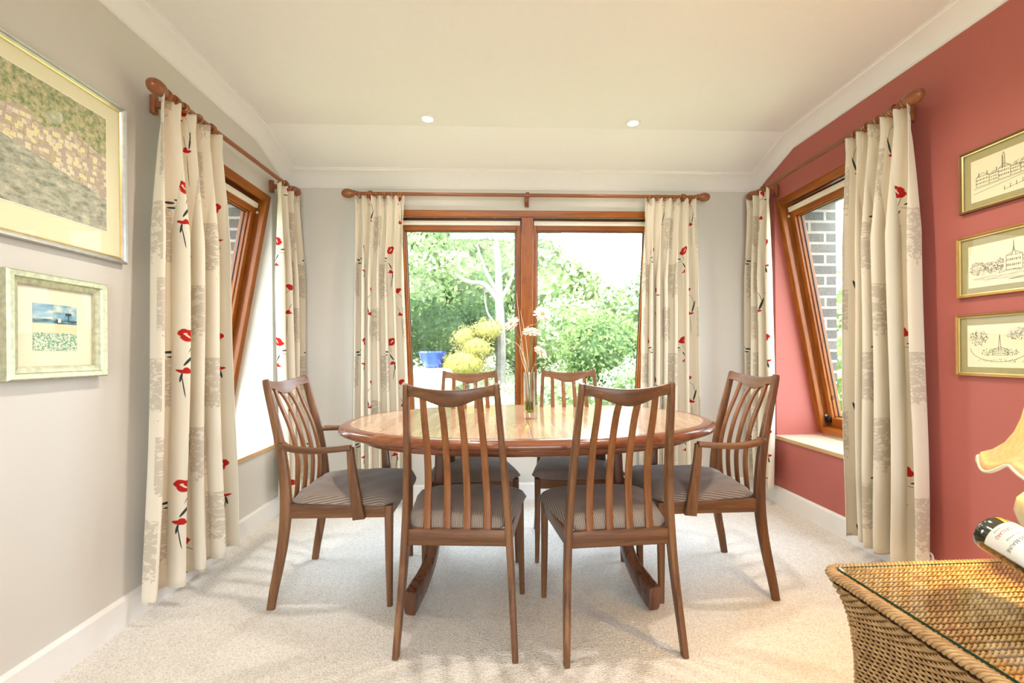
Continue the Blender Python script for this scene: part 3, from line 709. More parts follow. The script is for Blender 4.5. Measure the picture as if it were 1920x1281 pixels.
# ------------------------------------------------------------------ pictures
SILV = plain('silver_frame', (.50, .50, .46), .38, .75, vary=.1); GREENF = plain('silver_green_frame', (.50, .50, .33), .42, .45, nscale=60, vary=.2)
GOLD = plain('gold_frame', (.50, .30, .09), .35, .7, vary=.1); GOLDL = plain('gold_slip', (.85, .66, .30), .3, .8)
MATC = plain('cream_mat_board', (.80, .73, .53), .9, vary=.01); MATW = plain('ivory_mat_board', (.80, .73, .58), .9, vary=.02); MATO = plain('olive_mat_board', (.40, .335, .17), .9, vary=.05)
PAPER = plain('sketch_paper', (.83, .74, .54), .9, vary=.01); INK = plain('pencil_line', (.09, .075, .06), .9); INK2 = plain('pencil_shading', (.30, .25, .18), .9)
def picture(name, wall, y0, y1, z0, z1, fw, fd, fmat, slip, label, group=None):
    """Local x runs along the wall towards the back wall, local y out of the wall. Returns root and a function giving flush rectangles."""
    x = XL if wall == 'L' else XR; s = 1 if wall == 'L' else -1
    root = tag(empty(name, (x, y0, z0)), label, 'picture', group)
    W_, H_ = y1 - y0, z1 - z0
    def P(a, b, d): return (s * d, a, b)
    def rect(nm, a0, a1, b0, b1, d, mat, th=.0015, par=root):
        m = MB(); x0, x1 = sorted((s * (d - th), s * d)); m.box(x0, x1, a0, a1, b0, b1); return m.obj(nm, mat, par, smooth=False)
    prf = [(0, .001), (0, fd * .8), (fw * .12, fd), (fw * .45, fd * .92), (fw * .55, fd * .72), (fw * .85, fd * .62), (fw, fd * .5), (fw, .001)]
    m = MB(); rs = []
    for (a, b, da, db) in ((0, 0, 1, 1), (W_, 0, -1, 1), (W_, H_, -1, -1), (0, H_, 1, -1)):
        rs.append([P(a + da * i, b + db * i, d) for i, d in prf])
    m.rings(rs, caps=False, closed=True); m.obj('picture_frame', fmat, root, ang=20)
    if slip:
        m = MB(); rs = []
        for (a, b, da, db) in ((0, 0, 1, 1), (W_, 0, -1, 1), (W_, H_, -1, -1), (0, H_, 1, -1)):
            rs.append([P(a + da * i, b + db * i, d) for i, d in ((fw * .9, fd * .4), (fw * .9, fd * .66), (fw + .003, fd * .56), (fw + .003, fd * .4))])
        m.rings(rs, caps=False, closed=True); m.obj('gold_slip', slip, root, ang=20)
    rect('picture_glass', fw * .9, W_ - fw * .9, fw * .9, H_ - fw * .9, fd * .5, PICGLASS, .0012)
    return root, rect, P
# painted prints
def big_print():
    m, nt, out = new_mat('hillside_print'); v = coords(nt, 'Object'); sp = node(nt, 'SeparateXYZ', {0: v}); z = sp.outputs[2]
    vs_ = coords(nt, 'Object', (1, 52, 60)); vo = node(nt, 'TexVoronoi', {'Vector': vs_, 'Scale': 1.0, 'Randomness': .8}, distance='CHEBYCHEV')
    blocks = ramp(nt, node(nt, 'SeparateColor', {0: vo.outputs['Color']}).outputs[0], [(0, (.60, .50, .40)), (.25, (.76, .68, .52)), (.5, (.68, .60, .54)), (.75, (.78, .70, .42)), (1, (.62, .48, .34))], 'CONSTANT')
    edge = mth(nt, 'GREATER_THAN', vo.outputs['Distance'], .42); blocks = mix(nt, mth(nt, 'MULTIPLY', edge, .5), blocks, (.30, .22, .16))
    n = noise(nt, v, 60, 4, .7); tre = ramp(nt, n.outputs[0], [(.35, (.20, .25, .14)), (.5, (.42, .42, .24)), (.65, (.66, .55, .36))])
    wt = noise(nt, coords(nt, 'Object', (1, 14, 30)), 1.6, 4, .6); wat = ramp(nt, wt.outputs[0], [(.35, (.25, .27, .21)), (.55, (.48, .47, .38)), (.7, (.66, .6, .45))])
    big = noise(nt, v, 9, 3); zz = mth(nt, 'MULTIPLY_ADD', big.outputs[0], .14, z)
    c = mix(nt, mth(nt, 'GREATER_THAN', zz, .47), blocks, tre)
    diag = mth(nt, 'MULTIPLY_ADD', sp.outputs[1], -.22, .385)
    c = mix(nt, mth(nt, 'LESS_THAN', z, diag), c, wat)
    c = mix(nt, .4, c, ramp(nt, noise(nt, v, 160, 3).outputs[0], [(.3, (.65, .62, .6)), (.7, (1.1, 1.1, 1.1))]), 'MULTIPLY')
    bsdf(nt, out, c, .85, spec=.2); return m
root, rect, P = picture('framed_picture', 'L', 1.0, 1.805, 1.41, 2.015, .020, .024, SILV, GOLDL, 'large silver-framed colour print with wide cream mat on the left wall')
rect('mat_board', .018, .805 - .018, .018, .605 - .018, .010, MATC); rect('mat_bevel', .083, .728, .104, .530, .0112, plain('mat_bevel_white', (.85, .82, .7), .8)); rect('print', .087, .724, .108, .526, .0118, big_print())
def field_print():
    m, nt, out = new_mat('field_print'); v = coords(nt); sp = node(nt, 'SeparateXYZ', {0: v}); z = sp.outputs[2]
    b0, b1 = .091, .242; h = mth(nt, 'MULTIPLY', mth(nt, 'SUBTRACT', z, b0), 1 / (b1 - b0))
    n = noise(nt, coords(nt, 'Object', (1, 1, 2.2)), 22, 4, .6); sky = ramp(nt, n.outputs[0], [(.35, (.14, .30, .48)), (.5, (.32, .48, .60)), (.65, (.70, .72, .62))])
    n2 = noise(nt, v, 190, 3, .6); flo = ramp(nt, n2.outputs[0], [(.42, (.16, .34, .26)), (.52, (.50, .58, .44)), (.58, (.84, .80, .66))])
    fld = (.74, .66, .44); hz = ramp(nt, noise(nt, coords(nt, 'Object', (1, 1, 7)), 26, 3).outputs[0], [(.4, (.05, .10, .14)), (.6, (.22, .38, .44))])
    hw_ = mth(nt, 'MULTIPLY_ADD', n.outputs[0], .10, h)
    c = mix(nt, mth(nt, 'GREATER_THAN', hw_, .43), flo, fld); c = mix(nt, mth(nt, 'GREATER_THAN', h, .585), c, hz); c = mix(nt, mth(nt, 'GREATER_THAN', h, .68), c, sky)
    bsdf(nt, out, c, .85, spec=.2); return m
root, rect, P = picture('framed_picture', 'L', 1.365, 1.70, .98, 1.315, .042, .036, GREENF, None, 'small square print of a pale field in a chunky silver-green frame')
rect('mat_board', .038, .297, .038, .297, .012, MATW); rect('print', .09, .236, .091, .242, .0128, field_print())
m = MB()
for a0, a1, b0, b1 in ((.170, .180, .184, .197),): m.box(.0129, .0134, a0, a1, b0, b1)
m.m = 1
for a0, a1, b0, b1 in ((.164, .170, .184, .194), (.205, .208, .184, .212), (.196, .216, .208, .217), (.126, .138, .186, .193)): m.box(.0129, .0134, a0, a1, b0, b1)
m.obj('painted_house', [plain('print_white', (.8, .8, .76), .8), plain('print_dark', (.05, .08, .09), .8)], root, smooth=False)

def strokes(P, d, seed, kind, a0, a1, b0, b1, root):
    rnd = random.Random(seed); m = MB()
    def seg(x0, y0, x1, y1, w_=.0007, mi=0):
        w_ *= 1.6; m.m = mi; dx, dy = x1 - x0, y1 - y0; l = math.hypot(dx, dy) or 1; nx, ny = -dy / l * w_ / 2, dx / l * w_ / 2
        g = lambda x, y, dd: P(x, y, dd)
        q = [(x0 + nx, y0 + ny), (x1 + nx, y1 + ny), (x1 - nx, y1 - ny), (x0 - nx, y0 - ny)]
        m.hexa([g(x, y, d) for x, y in q] + [g(x, y, d + .0003) for x, y in q])
    W_, H_ = a1 - a0, b1 - b0; X = lambda u: a1 - u * W_; Y = lambda v: b0 + v * H_
    def line(u0, v0, u1, v1, w_=.0007, mi=0): seg(X(u0), Y(v0), X(u1), Y(v1), w_, mi)
    def scrib(u, v, ru, rv, n, mi=0, w_=.0006):
        for _ in range(n):
            t = rnd.uniform(0, 2 * PI); r = math.sqrt(rnd.random()); x = u + ru * r * math.cos(t); y = v + rv * r * math.sin(t); an = rnd.uniform(0, PI); l = rnd.uniform(.006, .016)
            line(x, y, x + l * math.cos(an), y + l * 1.8 * math.sin(an), w_, mi)
    def house(u, v, w_, h, roof=.4, tower=False):
        line(u, v, u, v + h); line(u + w_, v, u + w_, v + h); line(u, v, u + w_, v); line(u, v + h, u + w_, v + h)
        line(u, v + h, u + w_ * .5, v + h * (1 + roof)); line(u + w_, v + h, u + w_ * .5, v + h * (1 + roof))
        for k in range(int(w_ / .018)):
            for q in (.25, .62): line(u + .010 + k * .018, v + h * q, u + .010 + k * .018, v + h * (q + .16), .0016, rnd.choice((0, 1)))
        for k in range(14): x = u + rnd.random() * w_; line(x, v + h * (1 + roof * .1), x + .004, v + h * (1 + roof * .6 * (1 - abs((x - u) / w_ - .5) * 2)), .0006, 1)
    if kind == 0:
        for k, (u, w_, h) in enumerate(((.05, .14, .24), (.19, .10, .20), (.29, .12, .26), (.41, .10, .2), (.51, .13, .24), (.64, .10, .2), (.74, .16, .22))): house(u, .34 + .01 * k, w_, h, .35)
        line(.33, .60, .33, .9, .0016); line(.355, .60, .355, .9); line(.33, .9, .343, .98); line(.355, .9, .343, .98); scrib(.345, .75, .012, .13, 20, 1)
        for u in (.08, .17, .27): line(u, .58, u, .68, .0022, 1)
        for u in (.5, .58, .68, .8, .9): scrib(u, .6, .05, .10, 26)
        line(.02, .30, .98, .40); line(.02, .18, .6, .33); line(.35, .08, .98, .30)
        for k in range(9): line(.35 + .06 * k, .06 + .022 * k, .35 + .06 * k, .16 + .022 * k, .0009)
        scrib(.8, .16, .12, .04, 14, 1)
    elif kind == 1:
        house(.40, .30, .16, .34, .3); house(.56, .32, .14, .26, .4); line(.475, .74, .475, .98, .0012); line(.455, .62, .475, .86); line(.495, .62, .475, .86)
        for u, v, a, b, n in ((.10, .44, .09, .17, 110), (.24, .42, .08, .13, 90), (.33, .46, .05, .16, 70), (.76, .48, .08, .18, 110), (.90, .50, .08, .22, 120)): scrib(u, v, a, b, n, 0); scrib(u, v, a, b, n // 2, 1, .002)
        for k in range(22): u = rnd.random() * .8; v = .08 + rnd.random() * .2; line(u, v, u + .12 + rnd.random() * .08, v + rnd.uniform(-.02, .04), .0006, rnd.choice((0, 1)))
        scrib(.5, .28, .4, .03, 90)
    else:
        for s_ in range(40):
            t0, t1 = PI + PI * s_ / 40, PI + PI * (s_ + 1) / 40; line(.33 + .30 * math.cos(t0), .45 + .33 * math.sin(t0), .33 + .30 * math.cos(t1), .45 + .33 * math.sin(t1), .0008)
        line(.33, .4, .345, .78, .0008); line(.36, .4, .345, .78, .0008); house(.27, .28, .16, .14, .4)
        scrib(.12, .70, .10, .2, 150); scrib(.12, .70, .10, .2, 50, 1, .002); scrib(.55, .78, .14, .15, 170); scrib(.58, .75, .14, .15, 50, 1, .002)
        line(.66, .22, .69, .75, .004, 1); line(.74, .22, .72, .75, .003, 0); scrib(.70, .5, .03, .3, 80); scrib(.88, .6, .1, .3, 130)
        scrib(.22, .34, .08, .08, 60); scrib(.46, .34, .08, .07, 60); scrib(.5, .14, .45, .04, 80)
    m.obj('pencil_drawing', [INK, INK2], root, smooth=False)
for k, (y1, z0, z1, kind, lab, fm) in enumerate(((1.749, 1.606, 1.856, 0, 'gold-framed pencil sketch of a village street, top of three on the red wall', plain('dark_gold_frame', (.20, .10, .035), .4, .5)), (1.762, 1.262, 1.512, 1, 'gold-framed pencil sketch of a house among trees, middle of three on the red wall', GOLD),
                                 (1.768, .942, 1.192, 2, 'gold-framed pencil sketch of a church spire, bottom of three on the red wall', GOLD))):
    y0 = y1 - .42
    root, rect, P = picture('framed_sketch', 'R', y0, y1, z0, z1, .011, .016, fm, GOLDL, lab, 'framed pencil sketches on the red wall')
    rect('mat_board', .009, .411, .009, .241, .0035, MATO); rect('sketch_sheet', .045, .42 - .040, .036, .250 - .046 if k == 0 else .205, .0050, PAPER)
    strokes(P, .0051, k + 3, kind, .048, .42 - .043, .04, .20, root)

# ------------------------------------------------------------------ wicker table
CANE = None
def cane(name, c1, c2, c3):
    m, nt, out = new_mat(name); v = coords(nt); n = noise(nt, v, 45, 3, .6); n2 = noise(nt, v, 300, 2)
    c = ramp(nt, n.outputs[0], [(.3, c1), (.5, c2), (.7, c3)]); bsdf(nt, out, c, .42, 0, n2.outputs[0], .08, .001, .5, .15); return m
CANE = cane('wicker_cane', (.27, .14, .045), (.40, .235, .09), (.52, .34, .15)); CANED = plain('wicker_inner_shadow', (.10, .05, .02), .8)  # CANED is dark brown standing in for shade between the canes
WZ = .55; wx0, wx1, wy0, wy1 = .757, 1.56, .22, 1.013
wt = tag(empty('wicker_table', (wx0, wy0, 0)), 'woven wicker side table with glass top in the right foreground', 'table')
W_, L_ = wx1 - wx0, wy1 - wy0
def inset(z):       # the sides flare out under the rim
    t = (WZ - .02 - z); return .004 + .040 * (1 - math.exp(-max(0, t) / .06)) - .02 * max(0, .25 - z)
def perim(d, n_per=.0052):
    rr = .03; x0, x1, y0, y1 = d, W_ - d, d, L_ - d; pts = []
    def ar(cx, cy, a):
        return [(cx + rr * math.cos(R(a + q)), cy + rr * math.sin(R(a + q)), math.cos(R(a + q)), math.sin(R(a + q))) for q in range(0, 91, 15)]
    def ln(ax, ay, bx, by, nx, ny):
        n = int(math.hypot(bx - ax, by - ay) / n_per); return [(lerp(ax, bx, k / n), lerp(ay, by, k / n), nx, ny) for k in range(1, n)]
    pts += ar(x1 - rr, y1 - rr, 0) + ln(x1 - rr, y1, x0 + rr, y1, 0, 1) + ar(x0 + rr, y1 - rr, 90) + ln(x0, y1 - rr, x0, y0 + rr, -1, 0) + ar(x0 + rr, y0 + rr, 180) + ln(x0 + rr, y0, x1 - rr, y0, 0, -1) + ar(x1 - rr, y0 + rr, 270) + ln(x1, y0 + rr, x1, y1 - rr, 1, 0)
    return pts
m = MB(); nrow = 92
for r_ in range(nrow):
    z = .012 + (WZ - .045) * r_ / (nrow - 1); d = inset(z); pp = perim(d, .0055); acc = 0; path = []; prev = None
    for (x, y, nx, ny) in pp:
        if prev: acc += math.hypot(x - prev[0], y - prev[1])
        prev = (x, y); ph_ = acc * 2 * PI / .024 + r_ * 2 * PI / 3
        path.append((x + nx * .0034 * math.sin(ph_), y + ny * .0034 * math.sin(ph_), z + .0012 * math.cos(ph_)))
    m.tube(path, .0025, 5, closed=True)
m.obj('woven_side', CANE, wt, ang=180)
m = MB(); m.rings([[(x, y, z) for x, y, _, _ in perim(inset(z) + .008, .05)] for z in (.01, .2, .35, .45, .50, WZ - .02)]); m.obj('inner_shade_liner', CANED, wt)  # dark liner painting the shade behind the woven sides
# braided rim
m = MB()
for k in range(5):
    pp = perim(.012, .004); path = []; acc = 0; prev = None
    for (x, y, nx, ny) in pp:
        if prev: acc += math.hypot(x - prev[0], y - prev[1])
        prev = (x, y); a = acc * 2 * PI / .045 + k * PI / 2.5
        path.append((x + nx * .011 * math.cos(a), y + ny * .011 * math.cos(a), WZ - .013 + .007 * math.sin(a)))
    m.tube(path, .0040, 6, closed=True)
m.obj('braided_rim', CANE, wt, ang=180)
m = MB(); ry = .024; row = 0
while ry < L_ - .022:
    for q in range(3):
        path = []; x = .026
        while x < W_ - .026:
            ph_ = x * 2 * PI / .0345 + q * 2 * PI / 3 + row * .9
            path.append((x, ry + .0048 * math.sin(ph_), WZ - .0155 + .0026 * math.cos(ph_))); x += .0050
        m.tube(path, .0027, 5)
    row += 1; ry += .0185
x = .03
while x < W_ - .03:
    m.tube([(x, .022, WZ - .0205), (x, L_ - .022, WZ - .0205)], .0028, 5); x += .0115
m.obj('woven_top', CANE, wt, ang=180)
m = MB(); m.box(.02, W_ - .02, .02, L_ - .02, WZ - .030, WZ - .024); m.obj('weave_shade_board', CANED, wt)  # dark sheet under the weave, paints the shade in its holes
m = MB(); gi = .030; m.box(gi, W_ - gi, gi, L_ - gi + .008, WZ - .0085, WZ - .0035); go = m.obj('glass_top', [TOPGLASS, real_glass('glass_edge_green', (.25, .55, .42), 1.5, .1)], wt, smooth=False)
GE = plain('green_glass_edge', (.02, .085, .055), .15); go.data.materials[1] = GE
for p in go.data.polygons:
    if abs(p.normal.z) < .5: p.material_index = 1

# ------------------------------------------------------------------ table lamp
LX, LY = 1.262, .925
LZ0 = WZ - .0035
lamp = tag(empty('table_lamp', (LX, LY, LZ0)), 'lit table lamp with scalloped golden bell shade at the right edge', 'lamp')
def shade_mat():
    m, nt, out = new_mat('golden_shade'); v = coords(nt); n = noise(nt, coords(nt, 'Object', (1, 1, .1)), 160, 3)
    c = ramp(nt, n.outputs[0], [(.3, (.72, .50, .24)), (.7, (.84, .62, .34))])
    d = node(nt, 'BsdfDiffuse', {'Color': c}); t = node(nt, 'BsdfTranslucent', {'Color': c}); x = node(nt, 'MixShader', {0: .28, 1: d.outputs[0], 2: t.outputs[0]}); nt.links.new(x.outputs[0], out.inputs[0]); return m
prof_s = [(r * 1.08, z * 1.08 - .045) for r, z in [(.045, .435), (.046, .42), (.050, .39), (.056, .36), (.066, .33), (.080, .305), (.098, .288), (.116, .280), (.121, .272)]]
def shade_pt(r, z, t, k):
    sc_ = abs(math.sin(4 * t)); rad = r * (1 + .035 * k * sc_); return (rad * math.cos(t), rad * math.sin(t), z - .030 * k ** 2 * sc_)
n = 96; m = MB(); V_ = []; F_ = []
for i, (r, z) in enumerate(prof_s):
    k = i / (len(prof_s) - 1)
    for j in range(n): V_.append(shade_pt(r, z, 2 * PI * j / n + .35, k))
for i in range(len(prof_s) - 1):
    for j in range(n): F_.append((i * n + j, i * n + (j + 1) % n, (i + 1) * n + (j + 1) % n, (i + 1) * n + j))
m.add(V_, F_); so = m.obj('lamp_shade', shade_mat(), lamp, ang=180); q = so.modifiers.new('t', 'SOLIDIFY'); q.thickness = .0012
BR = plain('cream_braid', (.80, .72, .55), .9, nscale=400, nbump=.5)
m = MB(); m.tube(V_[-n:], .0038, 6, closed=True); m.tube(V_[:n], .004, 6, closed=True); m.obj('braid_trim', BR, so)
m = MB(); m.lathe([(.001, 0), (.055, 0), (.058, .008), (.045, .018), (.034, .030), (.040, .045), (.052, .072), (.068, .100), (.075, .128), (.070, .155), (.052, .178), (.035, .190), (.014, .196), (.012, .215), (.001, .215)], seg=32)
m.obj('lamp_base', plain('cream_ceramic', (.78, .70, .42), .25, vary=.12, nscale=25), lamp)
m = MB(); m.tube([(0, 0, .205), (0, 0, .30)], .006, 10); m.obj('lamp_stem', GOLD, lamp)
m = MB(); m.lathe([(.001, .275), (.012, .285), (.014, .30), (.026, .325), (.029, .345), (.024, .365), (.001, .375)], seg=20); m.obj('bulb', emis('lit_bulb', (1, .62, .22), 900), lamp)

# ------------------------------------------------------------------ wine bottle on its stand
bdir = Vector((.04, -.96, -.26)).normalized(); bo = Vector((1.060, .905, .658))
wb = tag(empty('wine_bottle', tuple(bo)), 'dark wine bottle with white label lying on a stand by the lamp', 'bottle')
DG = plain('dark_bottle_glass', (.020, .022, .008), .06, vary=.1, spec=.9, coat=1.0)
prof_b = [(.001, .010), (.020, .004), (.034, .0005), (.0385, .004), (.040, .010), (.0405, .02), (.0405, .155), (.038, .180), (.031, .205), (.022, .230), (.016, .250), (.0145, .285), (.001, .287)]
m = MB(); m.lathe(prof_b, (0, 0, 0), 40, tuple(bdir)); m.obj('bottle_glass', DG, wb, ang=60)
up = Vector((0, 0, 1)); side_v = bdir.cross(up).normalized(); upv = side_v.cross(bdir).normalized()
m = MB(); vv = []; ff = []; NA = 40; view = (Vector((0, 0, 1.05)) - (bo + bdir * .08)).normalized(); cv = (view - bdir * view.dot(bdir)).normalized(); cs = bdir.cross(cv)
a_c = -.62
def on_b(t, l, r=.0410): return tuple(bdir * l + (cv * math.cos(t) + cs * math.sin(t)) * r)
for i in range(NA + 1):
    t = a_c - 1.35 + 2.7 * i / NA; vv += [on_b(t, .028), on_b(t, .125)]
for i in range(NA): ff.append((2 * i, 2 * i + 2, 2 * i + 3, 2 * i + 1))
m.add(vv, ff); lb = m.obj('label', plain('paper_label', (.78, .76, .70), .7, vary=.02), wb, ang=180); q = lb.modifiers.new('t', 'SOLIDIFY'); q.thickness = .0004; q.offset = 1
def wrap_text(txt, size, t_c, l_pos, mat, name):
    cu = bpy.data.curves.new(name, 'FONT'); cu.body = txt; cu.size = size; cu.align_x = 'CENTER'; cu.resolution_u = 2
    to = bpy.data.objects.new(name, cu); col.objects.link(to); bpy.context.view_layer.update()
    me = bpy.data.meshes.new_from_object(to); bpy.data.objects.remove(to)
    # the words run round the bottle; their tops point towards the bottle's foot
    for v in me.vertices:
        x, y = v.co.x, v.co.y; v.co = Vector(on_b(t_c + x / .0416 * TXS, l_pos + y * TXU, .0416))
    me.materials.clear(); me.materials.append(mat); ob = bpy.data.objects.new(name, me); col.objects.link(ob); ob.parent = wb
TXS, TXU = 1, 1
RED = plain('label_red_ink', (.45, .06, .05), .8); BLK = plain('label_black_ink', (.05, .05, .05), .8)
wrap_text('ALAIN GAILLARD', .0085, a_c, .040, RED, 'label_text'); wrap_text('SAVIGNY-LES-BEAUNE', .0088, a_c, .066, BLK, 'label_text'); wrap_text('APPELLATION CONTROLEE', .0040, a_c, .056, BLK, 'label_text'); wrap_text('GRAND VIN DE BOURGOGNE', .0036, a_c, .033, BLK, 'label_text')
ws = tag(empty('bottle_stand', (1.10, .82, LZ0)), 'dark metal and red wood bottle stand under the wine bottle', 'bottle stand')
REDW = wood('red_brown_wood', (.16, .03, .015), (.26, .055, .028), (.34, .08, .04), 'z', rough=.15, coat=.8)
for px_, py_ in ((-.112, -.066), (.090, -.066), (-.012, -.150)):
    m = MB(); m.lathe([(.001, 0), (.012, .001), (.019, .008), (.021, .018), (.017, .030), (.009, .038), (.001, .040)], (px_, py_, 0), 20); m.obj('ball_foot', REDW, ws)
m = MB(); m.tube(smooth_path([(-.098, -.040, .088), (-.096, -.040, .060), (-.075, -.040, .030), (-.048, -.040, .024), (-.018, -.040, .030), (.002, -.040, .060), (.004, -.040, .088)], 5), .0075, 10)
m.tube([(-.112, -.066, .034), (-.080, -.045, .034)], .005, 8); m.tube([(.090, -.066, .034), (-.012, -.045, .034)], .005, 8); m.tube([(-.048, -.040, .024), (-.030, -.09, .026), (-.012, -.150, .034)], .006, 8)
m.obj('stand_rail', BLACKM, ws)

# small white hook of cable by the skirting
m = MB(); pts = [(XR - .02, 1.88 + .0 + .014 * math.cos(t) * 1.0, .128 + .017 * math.sin(t)) for t in np.linspace(-.2, PI + .9, 14)]
m.tube(pts, .0045, 8); m.tube([pts[0], (XR - .02, 1.893, .105), (XR - .022, 1.893, 0.004)], .004, 8)
tag(m.obj('white_cable', plain('white_cable_plastic', (.8, .78, .72), .4)), 'short curl of white cable standing by the red wall skirting', 'cable')

# ------------------------------------------------------------------ garden
def leafmat(name, c1, c2):
    m, nt, out = new_mat(name); n = noise(nt, coords(nt), 9, 3, .6)
    c = ramp(nt, n.outputs[0], [(.35, c1), (.65, c2)])
    d = node(nt, 'BsdfDiffuse', {'Color': c}); t = node(nt, 'BsdfTranslucent', {'Color': c}); x = node(nt, 'MixShader', {0: .4, 1: d.outputs[0], 2: t.outputs[0]}); nt.links.new(x.outputs[0], out.inputs[0]); return m
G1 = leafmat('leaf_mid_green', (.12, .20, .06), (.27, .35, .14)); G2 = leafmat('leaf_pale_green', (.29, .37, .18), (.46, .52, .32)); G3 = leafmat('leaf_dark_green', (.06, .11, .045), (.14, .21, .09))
G4 = leafmat('leaf_yellow', (.20, .19, .07), (.34, .32, .13)); G5 = leafmat('leaf_silver_green', (.26, .33, .20), (.42, .48, .34)); WF = leafmat('pale_blossom', (.75, .70, .66), (.9, .86, .82))
BARK = plain('pale_bark', (.17, .155, .13), .9, vary=.2, nscale=12); EARTH = None
def ground_z(y): return -.15 if y < 5 else -.15 + .12 * (y - 5)
def leaves(rng, blobs, n, size, name, mat, parent, core=None):
    V_ = []; F_ = []
    tot = sum((r[0] * r[1] * r[2]) ** .66 for _, r in blobs)
    for c, r in blobs:
        k = int(n * (r[0] * r[1] * r[2]) ** .66 / tot)
        u = rng.normal(size=(k, 3)); u /= np.linalg.norm(u, axis=1)[:, None]; rad = rng.uniform(.72, 1.08, (k, 1)); rad *= 1 + .10 * np.sin(u[:, :1] * 7 + c[0]) * np.sin(u[:, 2:] * 6 + c[1])
        p = np.array(c) + u * rad * np.array(r)
        a = rng.normal(size=(k, 3)); a /= np.linalg.norm(a, axis=1)[:, None]; b = np.cross(a, u + rng.normal(size=(k, 3)) * .5); b /= np.linalg.norm(b, axis=1)[:, None] + 1e-6
        s = size * rng.uniform(.6, 1.3, (k, 1))
        q = np.stack([p - a * s, p + b * s * .5, p + a * s, p - b * s * .5], 1).reshape(-1, 3)
        o = len(V_); V_ += q.tolist(); F_ += [(o + 4 * i, o + 4 * i + 1, o + 4 * i + 2, o + 4 * i + 3) for i in range(k)]
    m = MB(); m.add(V_, F_); m.obj(name, mat, parent, smooth=False)
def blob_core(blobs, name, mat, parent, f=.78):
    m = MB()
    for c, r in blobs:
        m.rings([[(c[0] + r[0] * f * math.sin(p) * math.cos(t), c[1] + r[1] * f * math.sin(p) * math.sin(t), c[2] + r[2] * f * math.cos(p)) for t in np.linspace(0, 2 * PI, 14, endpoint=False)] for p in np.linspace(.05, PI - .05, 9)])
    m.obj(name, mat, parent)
rng = np.random.default_rng(5)
def shrub(name, blobs, n, size, mat, core, label, cat='bush', group=None, trunk=None):
    c0 = blobs[0][0]; gz = ground_z(c0[1]); root = tag(empty(name, (c0[0], c0[1], gz)), label, cat, group)
    loc = [((c[0] - c0[0], c[1] - c0[1], c[2] - gz), r) for c, r in blobs]
    leaves(rng, loc, n, size, 'foliage', mat, root)
    if core: blob_core(loc, 'inner_foliage', core, root)
    if trunk:
        m = MB()
        for pts, r0, r1 in trunk:
            sp = smooth_path([(x - c0[0], y - c0[1], z - gz) for x, y, z in pts], 5); nn = len(sp) - 1; m.tube(sp, [lerp(r0, r1, i / nn) for i in range(nn + 1)], 8)
        m.obj('trunk', BARK, root)
    else:
        m = MB(); m.tube([(0, 0, -.1), (0, 0, max(.1, blobs[0][0][2] - gz))], .04, 8); m.obj('stem', BARK, root)
    return root
m = MB(); ys = [D + .44, 5, 9, 14, 40]; m.rings([[(x, y, ground_z(y)) for x in (-22, 24)] + [(x, y, -1.5) for x in (24, -22)] for y in ys])
def turf():
    m, nt, out = new_mat('garden_ground'); n = noise(nt, coords(nt), 3, 5, .7)
    bsdf(nt, out, ramp(nt, n.outputs[0], [(.3, (.20, .25, .10)), (.5, (.34, .36, .20)), (.7, (.44, .40, .30))]), .95); return m
TURF = turf()
tag(m.obj('garden_ground', TURF, smooth=False), kind='structure')
m = MB()
m.box(-14, XL - .44, -6, D + .44, -.3, -.15); m.box(XR + .44, 14, -6, D + .44, -.3, -.15); m.box(-14, 14, -14, REAR - .2, -.3, -.12)
tag(m.obj('side_ground', TURF, smooth=False), kind='structure')
T_ = [((.10, 9.0, .2), (.12, 9.0, 1.3), (.09, 9.0, 2.0), (.07, 9, 2.5)), ]
shrub('garden_tree', [((-.2, 9.3, 4.1), (1.5, .9, .75)), ((-1.5, 9.6, 3.6), (1.2, .8, .5)), ((.3, 9.6, 3.2), (.5, .5, .35)), ((-1.1, 9.4, 2.95), (.9, .6, .28)), ((-1.8, 9.8, 2.5), (.7, .6, .25))], 5200, .075, G2, None,
      'pale-trunked garden tree behind the left pane', 'tree', None,
      [([(.10, 9.0, .2), (.12, 9.0, 1.3), (.09, 9.0, 2.1)], .11, .085), ([(.09, 9, 2.0), (.08, 9, 2.7), (.03, 9.1, 3.6), (.0, 9.2, 4.6)], .085, .04), ([(.08, 9, 2.1), (-.2, 9, 2.45), (-.6, 9.1, 2.55), (-1.1, 9.2, 2.95)], .065, .025),
       ([(.05, 9, 2.3), (-.2, 9.1, 2.8), (-.35, 9.2, 3.3)], .05, .02), ([(.1, 9, 2.1), (.35, 9.1, 2.6), (.5, 9.2, 3.3)], .05, .02), ([(.08, 9, 1.6), (-.15, 9.1, 1.9), (-.22, 9.1, 2.5)], .03, .015), ([(.08, 9, 2.6), (.3, 9, 2.75), (.6, 9.1, 2.8)], .03, .012)])
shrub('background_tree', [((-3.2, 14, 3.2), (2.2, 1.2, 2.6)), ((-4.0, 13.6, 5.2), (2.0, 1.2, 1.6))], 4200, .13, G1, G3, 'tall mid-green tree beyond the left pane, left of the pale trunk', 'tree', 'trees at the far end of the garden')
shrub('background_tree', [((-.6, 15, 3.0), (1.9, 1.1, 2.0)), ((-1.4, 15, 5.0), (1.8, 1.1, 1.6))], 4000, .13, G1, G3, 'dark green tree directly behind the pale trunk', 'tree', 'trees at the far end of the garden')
shrub('background_tree', [((1.9, 14.5, 3.0), (1.3, 1.0, 1.7)), ((1.5, 14.5, 4.5), (.8, .8, .9)), ((2.9, 14.5, 3.2), (.7, .8, .8))], 3600, .12, G2, G1, 'pale green tree behind the right pane at its left edge', 'tree', 'trees at the far end of the garden')
